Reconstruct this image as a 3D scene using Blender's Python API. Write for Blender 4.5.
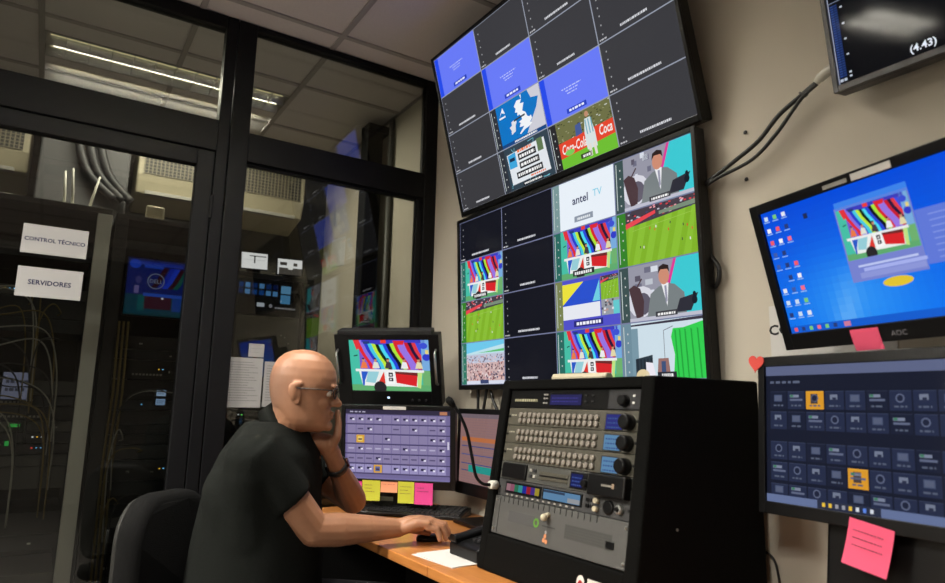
import bpy, bmesh, math, random
from mathutils import Matrix, Vector
from math import sin, cos, pi, radians
random.seed(7)
for o in list(bpy.data.objects): bpy.data.objects.remove(o)
SC = bpy.context.scene
COL = SC.collection

# ------------------------------------------------------------------ camera, world, exposure
H = 1.17                      # camera height
FPX = 660.0                   # focal length in pixels (945 px wide frame)
PI_, YA, RO = radians(9.86), radians(32.6), radians(1.2)
fw = Vector((sin(YA)*cos(PI_), cos(YA)*cos(PI_), sin(PI_)))
rt0 = Vector((cos(YA), -sin(YA), 0)); up0 = rt0.cross(fw)
rt = rt0*cos(RO) + up0*sin(RO); up = up0*cos(RO) - rt0*sin(RO)
cam_d = bpy.data.cameras.new('camera'); cam = bpy.data.objects.new('camera', cam_d); COL.objects.link(cam)
cam_d.sensor_width = 36; cam_d.lens = FPX*36/945; cam_d.clip_start = .02
cam.matrix_world = Matrix(((rt.x, up.x, -fw.x, 0), (rt.y, up.y, -fw.y, 0), (rt.z, up.z, -fw.z, H), (0, 0, 0, 1)))
cam_d.dof.use_dof = True; cam_d.dof.focus_distance = 2.1; cam_d.dof.aperture_fstop = 3.2
SC.camera = cam
W = bpy.data.worlds.new('world'); SC.world = W; W.use_nodes = True
W.node_tree.nodes['Background'].inputs[0].default_value = (.5, .55, .6, 1)
W.node_tree.nodes['Background'].inputs[1].default_value = .02
SC.view_settings.view_transform = 'Standard'; SC.view_settings.look = 'None'
SC.view_settings.exposure = 0; SC.view_settings.gamma = 1; SC.view_settings.use_curve_mapping = False
ROOM_W = 290.0      # watts of each lit ceiling luminaire in the control room
SERV_W = 28.0       # watts of the weak luminaire in the server room
SCREEN = 1.0       # strength of the screens

def PT(px, py, f):
    """point seen at a pixel of the photograph, f metres straight ahead of the camera (horizontal)"""
    d = rt*((px-472.5)/FPX) - up*((py-291.5)/FPX) + fw
    k = d.x*sin(YA) + d.y*cos(YA)
    return d*(f/k) + Vector((0, 0, H))
def PL(px, py, axis, val):
    d = rt*((px-472.5)/FPX) - up*((py-291.5)/FPX) + fw
    o = Vector((0, 0, H))
    return o + d*((val-o[axis])/d[axis])

# ------------------------------------------------------------------ room measures
WX = 1.54; PY = 2.794; CZ = 2.80; BY = 4.35; LX = -4.7; NY = -3.3
GX, GY, G = .9625, 2.63, .572
LUM = [(GX-G, GY+1.5*G), (GX-G, GY-4.5*G), (GX-5*G, GY-1.5*G), (GX-5*G, GY-5.5*G), (GX-9*G, GY-1.5*G), (GX-G, GY-1.5*G)]   # recessed ceiling lights

# ------------------------------------------------------------------ materials
def lin(c):
    return tuple(((v/255)/12.92 if v/255 <= .04045 else ((v/255+.055)/1.055)**2.4) for v in c[:3]) + (1,)
MATS = {}
def mat(name, col, rough=.6, metal=0, var=.0, scale=30, bump=0, emit=0, spec=.5, coat=0, detail=3, sss=0):
    if name in MATS: return MATS[name]
    m = bpy.data.materials.new(name); m.use_nodes = True; MATS[name] = m
    nt = m.node_tree; b = nt.nodes['Principled BSDF']
    c = lin(col)
    b.inputs['Base Color'].default_value = c; b.inputs['Roughness'].default_value = rough
    b.inputs['Metallic'].default_value = metal; b.inputs['Specular IOR Level'].default_value = spec
    b.inputs['Coat Weight'].default_value = coat
    if sss:
        b.inputs['Subsurface Weight'].default_value = sss; b.inputs['Subsurface Radius'].default_value = (.01, .004, .002)
    if var or bump:
        tc = nt.nodes.new('ShaderNodeTexCoord'); n = nt.nodes.new('ShaderNodeTexNoise')
        n.inputs['Scale'].default_value = scale; n.inputs['Detail'].default_value = detail
        nt.links.new(tc.outputs['Object'], n.inputs['Vector'])
        if var:
            mx = nt.nodes.new('ShaderNodeMix'); mx.data_type = 'RGBA'
            mx.inputs[6].default_value = tuple(v*(1-var) for v in c[:3])+(1,)
            mx.inputs[7].default_value = tuple(min(1, v*(1+var)) for v in c[:3])+(1,)
            nt.links.new(n.outputs[0], mx.inputs[0]); nt.links.new(mx.outputs[2], b.inputs['Base Color'])
        if bump:
            bp = nt.nodes.new('ShaderNodeBump'); bp.inputs['Strength'].default_value = bump; bp.inputs['Distance'].default_value = .004
            nt.links.new(n.outputs[0], bp.inputs['Height']); nt.links.new(bp.outputs[0], b.inputs['Normal'])
    if emit:
        b.inputs['Emission Color'].default_value = c; b.inputs['Emission Strength'].default_value = emit
    return m
def print_mat(name, strength, rough):
    m = bpy.data.materials.new(name); m.use_nodes = True; nt = m.node_tree; b = nt.nodes['Principled BSDF']
    a = nt.nodes.new('ShaderNodeVertexColor'); a.layer_name = 'Col'
    if strength:
        b.inputs['Base Color'].default_value = (.004, .004, .005, 1); b.inputs['Emission Strength'].default_value = strength
        nt.links.new(a.outputs[0], b.inputs['Emission Color'])
    else: nt.links.new(a.outputs[0], b.inputs['Base Color'])
    b.inputs['Roughness'].default_value = rough; b.inputs['Specular IOR Level'].default_value = .04 if strength else .3
    return m
SCR = print_mat('lit_screen', SCREEN, .07)
SCRD = print_mat('dim_screen', .45, .22)
INK = print_mat('printed_ink', 0, .7)
def glass_mat():
    m = bpy.data.materials.new('pane_glass'); m.use_nodes = True; nt = m.node_tree; nt.nodes.clear()
    o = nt.nodes.new('ShaderNodeOutputMaterial'); mx = nt.nodes.new('ShaderNodeMixShader')
    t = nt.nodes.new('ShaderNodeBsdfTransparent'); t.inputs[0].default_value = (.86, .87, .84, 1)
    g = nt.nodes.new('ShaderNodeBsdfGlossy'); g.inputs['Roughness'].default_value = .0; g.inputs[0].default_value = (1, 1, 1, 1)
    f = nt.nodes.new('ShaderNodeFresnel'); f.inputs[0].default_value = 1.62
    nt.links.new(f.outputs[0], mx.inputs[0]); nt.links.new(t.outputs[0], mx.inputs[1]); nt.links.new(g.outputs[0], mx.inputs[2])
    nt.links.new(mx.outputs[0], o.inputs[0]); return m
GLASS = glass_mat()
def wood_mat():
    m = mat('beech_laminate', (188, 122, 62), .35, 0, 0, coat=.2)
    nt = m.node_tree; b = nt.nodes['Principled BSDF']
    tc = nt.nodes.new('ShaderNodeTexCoord'); mp = nt.nodes.new('ShaderNodeMapping'); mp.inputs['Scale'].default_value = (40, 3, 40)
    n = nt.nodes.new('ShaderNodeTexNoise'); n.inputs['Scale'].default_value = 2; n.inputs['Detail'].default_value = 5
    r = nt.nodes.new('ShaderNodeValToRGB'); r.color_ramp.elements[0].color = lin((166, 100, 46)); r.color_ramp.elements[1].color = lin((204, 138, 74))
    nt.links.new(tc.outputs['Object'], mp.inputs[0]); nt.links.new(mp.outputs[0], n.inputs[0]); nt.links.new(n.outputs[0], r.inputs[0]); nt.links.new(r.outputs[0], b.inputs['Base Color'])
    return m
WOOD = wood_mat()
M_wall = mat('painted_wall', (196, 188, 172), .85, var=.04, scale=3, bump=.05)
M_ceil = mat('ceiling_tile', (206, 198, 194), .95, var=.06, scale=120, bump=.25)
M_grid = mat('grid_bar', (158, 151, 147), .7)
M_floor = mat('floor_vinyl', (92, 88, 84), .8, var=.1, scale=8)
M_frame = mat('black_frame', (15, 15, 17), .5, var=.1, scale=60, spec=.18)
M_blk = mat('black_plastic', (12, 12, 13), .38, spec=.25)
M_blkm = mat('black_matte', (14, 14, 14), .8, var=.2, scale=200, bump=.2, spec=.15)
M_tol = mat('carpeted_case', (11, 11, 10), .95, var=.3, scale=400, bump=.5, spec=.08)
M_grey = mat('grey_metal', (84, 84, 82), .5, .2)
M_rgrey = mat('router_grey', (74, 71, 61), .5, .1)
M_dgrey = mat('dark_metal', (46, 46, 48), .5, .4)
M_alu = mat('aluminium', (190, 190, 186), .3, .9)
M_lgrey = mat('light_grey_paint', (150, 148, 142), .6)
M_white = mat('white_plastic', (205, 203, 192), .5)
M_beige = mat('beige_plastic', (186, 176, 150), .5)
M_paper = mat('white_paper', (206, 204, 200), .9, var=.03, scale=20)
M_paper2 = mat('dull_paper', (158, 157, 156), .9, var=.04, scale=12)
M_cable = mat('cable_black', (16, 16, 17), .5)
M_cable2 = mat('cable_yellow', (112, 94, 40), .6)
M_cable3 = mat('cable_grey', (150, 148, 140), .6)

# ------------------------------------------------------------------ mesh builder
class MB:
    def __init__(s): s.v = []; s.f = []; s.c = []; s.sm = []
    def face(s, idx, col=None, smooth=False): s.f.append(idx); s.c.append(col); s.sm.append(smooth)
    def add(s, vs, fs, col=None, smooth=False):
        b = len(s.v); s.v += [Vector(p) for p in vs]
        for f in fs: s.face([b+i for i in f], col, smooth)
        return s
    def box(s, a, b, m=None, col=None):
        x0, y0, z0 = a; x1, y1, z1 = b
        vs = [Vector(p) for p in ((x0,y0,z0),(x1,y0,z0),(x1,y1,z0),(x0,y1,z0),(x0,y0,z1),(x1,y0,z1),(x1,y1,z1),(x0,y1,z1))]
        if m: vs = [m @ p for p in vs]
        return s.add(vs, [(0,3,2,1),(4,5,6,7),(0,1,5,4),(1,2,6,5),(2,3,7,6),(3,0,4,7)], col)
    def loft(s, rings, cap=True, smooth=True, col=None):
        n = len(rings[0]); b = len(s.v)
        for r in rings: s.v += [Vector(p) for p in r]
        for i in range(len(rings)-1):
            for j in range(n):
                k = (j+1) % n
                s.face([b+i*n+j, b+i*n+k, b+(i+1)*n+k, b+(i+1)*n+j], col, smooth)
        if cap:
            s.face([b+j for j in range(n)][::-1], col, False); e = b+(len(rings)-1)*n
            s.face([e+j for j in range(n)], col, False)
        return s
    def tube(s, pts, r, n=10, smooth=True, cap=True):
        pts = [Vector(p) for p in pts]; rr = r if isinstance(r, (list, tuple)) else [r]*len(pts)
        rings = []; ref = None
        for i, p in enumerate(pts):
            d = (pts[min(i+1, len(pts)-1)] - pts[max(i-1, 0)]).normalized()
            if ref is None: ref = Vector((0, 0, 1)) if abs(d.z) < .9 else Vector((1, 0, 0))
            u = d.cross(ref).normalized(); w = u.cross(d).normalized(); ref = w
            rings.append([p + (u*cos(2*pi*j/n) + w*sin(2*pi*j/n))*rr[i] for j in range(n)])
        return s.loft(rings, cap, smooth)
    def ball(s, c, r, m=None, nu=14, nv=9):
        r = (r, r, r) if isinstance(r, (int, float)) else r
        rings = []
        for i in range(1, nv):
            t = pi*i/nv
            rings.append([Vector((r[0]*sin(t)*cos(2*pi*j/nu), r[1]*sin(t)*sin(2*pi*j/nu), -r[2]*cos(t))) for j in range(nu)])
        if m: rings = [[m @ p for p in q] for q in rings]
        return s.loft([[p + Vector(c) for p in q] for q in rings])
    def chain(s, pts, rr, n=14):
        pts = [Vector(p) for p in pts]
        for p, r in zip(pts, rr): s.ball(p, r, nu=n)
        for i in range(len(pts)-1): s.tube([pts[i], pts[i+1]], [rr[i], rr[i+1]], n)
        return s
    def prism(s, poly, axis, a, b):
        def P(u, w, t): return {0: (t, u, w), 1: (u, t, w), 2: (u, w, t)}[axis]
        n = len(poly); vs = [P(u, w, a) for u, w in poly] + [P(u, w, b) for u, w in poly]
        return s.add(vs, [tuple(range(n))[::-1], tuple(range(n, 2*n))] + [(i, (i+1) % n, n+(i+1) % n, n+i) for i in range(n)])
    def mesh(s, name):
        me = bpy.data.meshes.new(name); me.from_pydata([tuple(p) for p in s.v], [], s.f)
        me.polygons.foreach_set('use_smooth', s.sm)
        if any(c is not None for c in s.c):
            at = me.color_attributes.new('Col', 'FLOAT_COLOR', 'CORNER'); k = 0; buf = []
            for f, c in zip(s.f, s.c):
                buf += list(lin(c or (0, 0, 0)))*len(f)
            at.data.foreach_set('color', buf)
        else:
            bm = bmesh.new(); bm.from_mesh(me); bmesh.ops.recalc_face_normals(bm, faces=bm.faces); bm.to_mesh(me); bm.free()
        return me
    def build(s, name, m, parent=None, bevel=0, loc=None, seg=2):
        me = s.mesh(name); me.materials.append(m)
        o = bpy.data.objects.new(name, me); COL.objects.link(o); o.parent = parent
        if loc is not None: o.location = loc
        if bevel:
            md = o.modifiers.new('bevel', 'BEVEL'); md.width = bevel; md.segments = seg; md.limit_method = 'ANGLE'; md.angle_limit = radians(40)
        return o
def tag(o, label, cat, group=None):
    o['label'] = label; o['category'] = cat
    if group: o['group'] = group
    return o
def thing(name, label, cat, M=None, group=None):
    o = bpy.data.objects.new(name, None); COL.objects.link(o); o.empty_display_size = .05
    if M is not None: o.matrix_world = M if isinstance(M, Matrix) else Matrix.Translation(M)
    return tag(o, label, cat, group)
def struct(o, label=None):
    o['kind'] = 'structure'
    if label: o['label'] = label
    return o
def sthing(name, loc=(0, 0, 0), label=None):
    o = bpy.data.objects.new(name, None); COL.objects.link(o); o.location = loc; return struct(o, label)
def link_copy(src, name, parent, loc):
    o = bpy.data.objects.new(name, src.data); COL.objects.link(o); o.parent = parent; o.location = loc
    for md in src.modifiers:
        n = o.modifiers.new(md.name, md.type)
        if md.type == 'BEVEL': n.width = md.width; n.segments = md.segments; n.limit_method = 'ANGLE'; n.angle_limit = md.angle_limit
    return o
def remeshed(mb, name, vox, m, parent, it=4, fac=.5):
    me = mb.mesh(name+'_raw'); o = bpy.data.objects.new(name, me); COL.objects.link(o)
    r = o.modifiers.new('r', 'REMESH'); r.mode = 'VOXEL'; r.voxel_size = vox; r.use_smooth_shade = True
    if it:
        q = o.modifiers.new('s', 'SMOOTH'); q.iterations = it; q.factor = fac
    dg = bpy.context.evaluated_depsgraph_get(); dg.update()
    nm = bpy.data.meshes.new_from_object(o.evaluated_get(dg)); nm.name = name
    o.modifiers.clear(); o.data = nm; bpy.data.meshes.remove(me)
    nm.materials.clear(); nm.materials.append(m)
    nm.polygons.foreach_set('use_smooth', [True]*len(nm.polygons))
    o.parent = parent; return o

# ------------------------------------------------------------------ flat print / screens: coloured polygons in layers
TXT = {}
def text_mesh(t, bold=0):
    t0 = t; t = (t, bold)
    if t not in TXT:
        cu = bpy.data.curves.new('t', 'FONT'); cu.body = t0; cu.offset = bold; cu.resolution_u = 2; cu.align_x = 'CENTER'
        o = bpy.data.objects.new('t', cu); COL.objects.link(o)
        dg = bpy.context.evaluated_depsgraph_get(); dg.update()
        me = bpy.data.meshes.new_from_object(o.evaluated_get(dg))
        TXT[t] = ([(v.co.x, v.co.y) for v in me.vertices], [tuple(p.vertices) for p in me.polygons])
        bpy.data.objects.remove(o); bpy.data.curves.remove(cu); bpy.data.meshes.remove(me)
    return TXT[t]
class Can:
    """canvas in the local XZ plane facing -Y; unit box (0..1, 0..1) mapped to x0,z0,w,h"""
    def __init__(s, x0, z0, w, h, y=0, step=.00025): s.b = (x0, z0, w, h); s.y = y; s.st = step; s.mb = MB(); s.clip = None
    def sub(s, x, y, w, h):
        c = Can(s.b[0]+x*s.b[2], s.b[1]+y*s.b[3], w*s.b[2], h*s.b[3], s.y, s.st); c.mb = s.mb; return c
    def poly(s, pts, col, L=1):
        x0, z0, w, h = s.b
        vs = [(x0+min(1, max(0, p[0]))*w, s.y-L*s.st, z0+min(1, max(0, p[1]))*h) for p in pts]
        s.mb.add(vs, [tuple(range(len(vs)))], col); return s
    def rect(s, a, b, c, d, col, L=1): return s.poly([(a, b), (c, b), (c, d), (a, d)], col, L)
    def ell(s, cx, cy, rx, ry, col, L=1, n=14): return s.poly([(cx+rx*cos(2*pi*i/n), cy+ry*sin(2*pi*i/n)) for i in range(n)], col, L)
    def line(s, pts, wd, col, L=1):
        asp = s.b[2]/s.b[3]
        for (a, b), (c, d) in zip(pts, pts[1:]):
            dx, dy = (c-a)*asp, d-b; l = math.hypot(dx, dy) or 1
            nx, ny = -dy/l*wd/2/asp, dx/l*wd/2
            s.poly([(a+nx, b+ny), (c+nx, d+ny), (c-nx, d-ny), (a-nx, b-ny)], col, L)
    def band(s, pts, wx, col, L=1):
        for (a, b), (c, d) in zip(pts, pts[1:]): s.poly([(a, b), (a+wx, b), (c+wx, d), (c, d)], col, L)
    def text(s, t, cx, cy, hgt, col, L=1, stretch=1.0, slant=0, bold=0):
        vs, fs = text_mesh(t, bold); k = hgt/.72; asp = s.b[3]/s.b[2]
        x0, z0, w, h = s.b
        P = [(x0+(cx+((x+slant*y)*k*asp*stretch))*w, s.y-L*s.st, z0+(cy+(y-.36)*k)*h) for x, y in vs]
        s.mb.add(P, fs, col); return s
    def scribble(s, x0, x1, y, hgt, col, L=1, seg=.02):
        x = x0
        while x < x1:
            l = seg*random.uniform(.6, 2.0); s.rect(x, y, min(x1, x+l), y+hgt, col, L); x += l+seg*.45
    def build(s, name, parent, m=None): return s.mb.build(name, m or SCR, parent)

def studio(c, L=1):
    c.rect(0, 0, 1, 1, (70, 190, 165), L)
    c.rect(.1, .35, .9, 1, (120, 90, 200), L+1)
    cols = [(225, 40, 50), (130, 110, 225), (40, 60, 200), (70, 200, 225), (190, 230, 60), (15, 40, 30), (75, 215, 240), (40, 70, 215), (15, 20, 40), (170, 225, 60), (215, 40, 45), (150, 115, 225), (150, 115, 225), (200, 30, 50), (40, 20, 60), (220, 60, 70), (60, 80, 220)]
    for i, k in enumerate(cols):
        x = .1+i*.046
        pts = [(x-.02, 1), (x, .9), (x+.03, .78), (x+.075, .66), (x+.125, .54), (x+.15, .42)]
        c.band(pts, .05, k, L+2)
    c.rect(.0, .35, .12, 1, (70, 190, 165), L+3); c.poly([(.05, 1), (.13, 1), (.14, .84), (.09, .8)], (225, 50, 60), L+4)
    c.line([(.05, .68), (.1, .7)], .02, (20, 40, 40), L+4)
    c.poly([(.16, 1), (.95, 1), (.95, .93), (.62, .95), (.4, .9), (.16, .95)], (60, 60, 190), L+4)
    c.poly([(.55, .98), (.7, .98), (.68, .9), (.58, .9)], (220, 40, 50), L+5); c.rect(.18, .92, .26, .97, (40, 60, 120), L+5); c.rect(.40, .93, .47, 1, (230, 60, 50), L+5)
    c.rect(.9, .4, 1, 1, (120, 170, 220), L+4); c.ell(.96, .66, .05, .07, (50, 60, 200), L+5); c.ell(.93, .88, .05, .06, (60, 80, 210), L+5); c.rect(.95, .72, .99, .8, (230, 210, 120), L+5)
    for x, k in ((.17, (235, 120, 70)), (.32, (225, 225, 210)), (.48, (70, 60, 70)), (.68, (235, 235, 240)), (.86, (225, 215, 170))):
        c.poly([(x-.045, .44), (x+.05, .44), (x+.03, .56), (x-.02, .57)], k, L+6); c.ell(x, .6, .018, .035, (200, 140, 110), L+7); c.ell(x-.002, .63, .016, .015, (50, 35, 30), L+8)
    c.poly([(.06, .43), (.92, .41), (.92, .36), (.06, .38)], (235, 235, 235), L+9)
    c.rect(0, 0, 1, .12, (95, 170, 110), L+6); c.rect(.9, .1, 1, .4, (110, 175, 110), L+6)
    c.poly([(.1, .4), (.9, .38), (.86, .08), (.14, .1)], (235, 238, 235), L+8)
    c.poly([(.13, .38), (.22, .38), (.17, .2), (.16, .1), (.14, .1)], (40, 90, 200), L+9)
    c.poly([(.22, .38), (.36, .38), (.3, .15), (.18, .17)], (150, 205, 215), L+9)
    c.poly([(.42, .38), (.43, .14), (.34, .16)], (220, 55, 45), L+9)
    c.rect(.45, .13, .55, .38, (245, 245, 245), L+10); c.rect(.475, .28, .53, .36, (30, 25, 40), L+11); c.rect(.475, .19, .53, .26, (30, 25, 40), L+11); c.rect(.49, .30, .515, .33, (230, 230, 230), L+12); c.rect(.49, .21, .51, .24, (230, 230, 230), L+12)
    c.poly([(.56, .37), (.84, .34), (.82, .09), (.57, .16)], (215, 35, 40), L+9); c.poly([(.56, .38), (.84, .36), (.84, .3), (.56, .34)], (110, 40, 40), L+10)
    c.poly([(.84, .36), (.9, .38), (.87, .05), (.83, .07)], (190, 225, 130), L+9)
    c.ell(.36, .06, .08, .13, (40, 38, 40), L+11)
def soccer(c, L=1):
    c.rect(0, 0, 1, 1, (128, 178, 40), L)
    for i in range(6): c.poly([(i*.18-.1, 0), (i*.18, 0), (i*.18+.15, .8), (i*.18+.05, .8)], (138, 190, 52), L+1)
    c.poly([(0, 1), (1, 1), (1, .8), (0, .7)], (70, 60, 70), L+2)
    for i in range(60):
        x, y = random.random(), random.uniform(.78, .98)
        c.rect(x, y, x+.03, y+.025, random.choice([(220, 60, 70), (200, 200, 215), (60, 70, 110), (240, 160, 170), (40, 40, 50)]), L+3)
    c.poly([(0, .78), (.45, .9), (.45, .84), (0, .68)], (230, 70, 80), L+4); c.poly([(.5, .86), (1, .9), (1, .82), (.5, .8)], (120, 140, 120), L+4)
    c.line([(.1, .62), (.95, .70)], .008, (160, 200, 90), L+4)
    for i in range(12):
        x, y = random.uniform(.1, .95), random.uniform(.15, .66); c.rect(x, y, x+.012, y+.045, random.choice([(220, 40, 50), (240, 240, 240), (60, 60, 60)]), L+5)
def crowd(c, L=1):
    c.rect(0, 0, 1, 1, (205, 175, 175), L); c.rect(0, .72, 1, 1, (110, 200, 235), L+1); c.poly([(.0, .74), (1, .9), (1, .7), (0, .7)], (190, 225, 235), L+2)
    c.poly([(.3, .74), (1, .8), (1, .74)], (90, 190, 110), L+3); c.rect(0, .5, 1, .72, (190, 195, 215), L+2)
    for i in range(260):
        x, y = random.random(), random.uniform(.08, .66); s_ = .012+.02*(1-y)
        c.rect(x, y, x+s_, y+s_*1.4, random.choice([(90, 60, 70), (230, 215, 215), (170, 110, 110), (80, 80, 110), (235, 190, 180), (60, 40, 50)]), L+3)
    c.rect(0, 0, 1, .08, (215, 220, 235), L+4); c.rect(.38, .01, .6, .1, (60, 70, 110), L+5)
def presenter(c, L=1):
    c.rect(0, 0, 1, 1, (150, 150, 165), L); c.poly([(.7, 1), (1, 1), (1, 0), (.46, 0)], (60, 200, 210), L+2); c.poly([(.66, 1), (.70, 1), (.46, 0), (.42, 0)], (220, 60, 150), L+3)
    for i in range(14):
        x, y = random.uniform(0, .5), random.uniform(.4, 1); c.rect(x, y-.1, x+random.uniform(.04, .12), y, random.choice([(190, 195, 205), (110, 110, 130), (215, 220, 230), (90, 85, 100)]), L+1)
    c.ell(.18, .34, .2, .28, (215, 215, 225), L+2); c.ell(.2, .3, .12, .2, (95, 90, 105), L+3)
    c.poly([(.0, .6), (.08, .66), (.17, .58), (.22, .35), (.2, .08), (.1, .05), (.05, .3)], (75, 55, 60), L+4); c.line([(.12, .6), (.2, .75)], .03, (75, 55, 60), L+4)
    c.poly([(.26, .05), (.8, .05), (.78, .4), (.66, .56), (.56, .6), (.44, .56), (.32, .45)], (120, 128, 130), L+5)
    c.poly([(.48, .6), (.58, .6), (.55, .2)], (235, 235, 238), L+6); c.poly([(.52, .56), (.55, .56), (.555, .3), (.53, .25)], (150, 150, 170), L+7)
    c.ell(.52, .73, .075, .15, (205, 140, 115), L+7); c.poly([(.44, .78), (.455, .9), (.52, .94), (.59, .9), (.6, .78), (.57, .84), (.48, .85)], (45, 32, 30), L+8)
    c.poly([(.66, .08), (.86, .08), (.96, .36), (.72, .3)], (45, 45, 55), L+8); c.rect(.0, 0, 1, .06, (190, 190, 205), L+8); c.rect(.38, .04, .68, .13, (60, 60, 66), L+9); c.scribble(.41, .65, .06, .04, (240, 240, 240), L+10)
    c.ell(.91, .25, .035, .07, (20, 30, 40), L+9); c.ell(.91, .35, .02, .04, (20, 30, 40), L+9)
def curtain(c, L=1):
    c.rect(0, 0, 1, 1, (205, 222, 232), L); c.poly([(0, .97), (1, 1), (1, .95), (.0, .94)], (60, 55, 70), L+1); c.rect(0, 0, .1, .9, (120, 150, 165), L+2)
    c.poly([(.05, 0), (.3, 0), (.3, .42), (.05, .36)], (45, 58, 68), L+3); c.line([(.47, .3), (.47, .82), (.6, .88)], .012, (110, 110, 120), L+2)
    for i in range(5): c.rect(.07+i*.05, .1, .09+i*.05, .36, (30, 38, 48), L+4)
    c.poly([(.2, .05), (.34, .05), (.3, .28), (.2, .3)], (235, 230, 240), L+5); c.ell(.15, .06, .1, .12, (225, 205, 160), L+5)
    c.poly([(.36, .08), (.54, .08), (.52, .35), (.38, .35)], (150, 110, 105), L+4); c.rect(.42, .12, .48, .3, (60, 80, 120), L+5); c.rect(.36, .02, .62, .12, (40, 40, 50), L+6); c.scribble(.42, .58, .04, .05, (240, 240, 240), L+7)
    c.poly([(.58, 0), (1, 0), (1, .92), (.74, .84), (.6, .84), (.57, .7), (.61, .4)], (50, 205, 80), L+5)
    for x in (.64, .7, .77, .85, .93): c.poly([(x, 0), (x+.02, 0), (x+.0, .8), (x-.02, .82)], (36, 165, 62), L+6)
def antel(c, L=1):
    c.rect(0, 0, 1, 1, (232, 240, 248), L); c.text('antel', .40, .56, .17, (20, 30, 80), L+1, 1, 0, .015); c.text('TV', .71, .58, .15, (110, 200, 225), L+1); c.rect(.28, .1, .62, .22, (140, 150, 165), L+1); c.scribble(.33, .57, .13, .05, (225, 230, 235), L+2)
def newsmap(c, L=1):
    c.rect(0, 0, 1, 1, (10, 115, 195), L); c.poly([(.75, 1), (1, 1), (1, 0), (.55, 0), (.72, .3), (.88, .55), (.95, .75), (.8, .8)], (205, 205, 215), L+1)
    c.poly([(.50,.90),(.42,.80),(.45,.74),(.42,.66),(.47,.64),(.46,.56),(.50,.58),(.54,.52),(.54,.44),(.46,.42),(.50,.38),(.46,.30),(.56,.28),(.52,.24),(.44,.16),(.46,.14),(.56,.20),(.66,.22),(.74,.26),(.70,.30),(.75,.36),(.74,.44),(.70,.42),(.66,.46),(.64,.56),(.58,.62),(.60,.68),(.64,.78),(.56,.80),(.60,.88)], (240, 243, 246), L+2)
    c.poly([(.26,.22),(.36,.26),(.38,.38),(.42,.46),(.38,.52),(.30,.50),(.30,.42),(.24,.40),(.27,.32)], (222, 224, 230), L+2); c.poly([(.58, .98), (.61, .98), (.6, .88)], (240, 243, 246), L+2)
    c.poly([(.06, .74), (.16, .92), (.2, .76), (.12, .82)], (235, 240, 245), L+2); c.rect(.05, .68, .2, .72, (235, 240, 245), L+2); c.line([(.36, .5), (.62, .52)], .04, (50, 60, 70), L+3)
    c.rect(0, 0, 1, .08, (20, 70, 130), L+3); c.scribble(.3, .8, .02, .04, (240, 240, 240), L+4)
def newsbox(c, L=1):
    c.rect(0, 0, 1, 1, (50, 66, 78), L)
    for i in range(8): c.line([(random.random(), random.choice([.03, .94])), (random.random(), random.choice([.05, .96]))], .012, (120, 200, 220), L+1)
    c.poly([(.07, .12), (.93, .14), (.9, .88), (.05, .84)], (225, 230, 235), L+2); c.poly([(.07, .5), (.25, .5), (.25, .84), (.07, .82)], (60, 165, 220), L+3); c.rect(.1, .66, .22, .74, (25, 50, 80), L+4)
    c.rect(.74, .62, .86, .9, (95, 120, 80), L+3)
    for (x, y, w) in ((.3, .62, .4), (.3, .42, .44), (.2, .22, .58)):
        c.rect(x, y, x+w, y+.15, (35, 35, 40), L+4); c.scribble(x+.03, x+w-.03, y+.04, .07, (240, 240, 240), L+5, .03)
    c.scribble(.3, .62, .8, .06, (235, 120, 70), L+4, .03); c.scribble(.5, .82, .16, .04, (235, 130, 90), L+4, .03); c.rect(.3, .02, .75, .1, (25, 25, 30), L+3); c.scribble(.33, .72, .04, .04, (235, 235, 235), L+4)
def cola(c, L=1):
    c.rect(0, 0, 1, 1, (110, 112, 70), L)
    for i in range(90):
        x, y = random.random(), random.uniform(.55, 1); c.rect(x, y, x+.03, y+.02, random.choice([(200, 205, 195), (75, 80, 45), (150, 150, 110), (60, 60, 40)]), L+1)
    c.poly([(0, .55), (1, .6), (1, .3), (0, .22)], (228, 70, 45), L+2)
    c.text('Coca-Cola', .27, .4, .2, (245, 235, 230), L+3, .62, .3, .02); c.text('Coca', .85, .47, .2, (245, 235, 230), L+3, .62, .3, .02)
    c.poly([(0, 0), (1, 0), (1, .3), (0, .22)], (110, 190, 50), L+3); c.ell(.18, .3, .09, .06, (120, 205, 90), L+4)
    c.poly([(.5, .2), (.68, .2), (.68, .52), (.64, .82), (.54, .82), (.5, .55)], (215, 225, 225), L+5)
    for x in (.54, .59, .64): c.poly([(x, .5), (x+.018, .5), (x+.018, .8), (x, .8)], (110, 170, 190), L+6)
    c.ell(.59, .9, .035, .06, (190, 140, 110), L+6); c.poly([(.52, .05), (.57, .05), (.58, .3), (.53, .3)], (225, 220, 210), L+6); c.poly([(.62, .05), (.66, .05), (.66, .3), (.61, .3)], (225, 220, 210), L+6)
    c.poly([(.34, .55), (.46, .57), (.46, .8), (.36, .78)], (70, 90, 150), L+4); c.rect(.36, .06, .56, .16, (60, 70, 40), L+6); c.scribble(.4, .53, .08, .05, (240, 240, 240), L+7)
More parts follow.
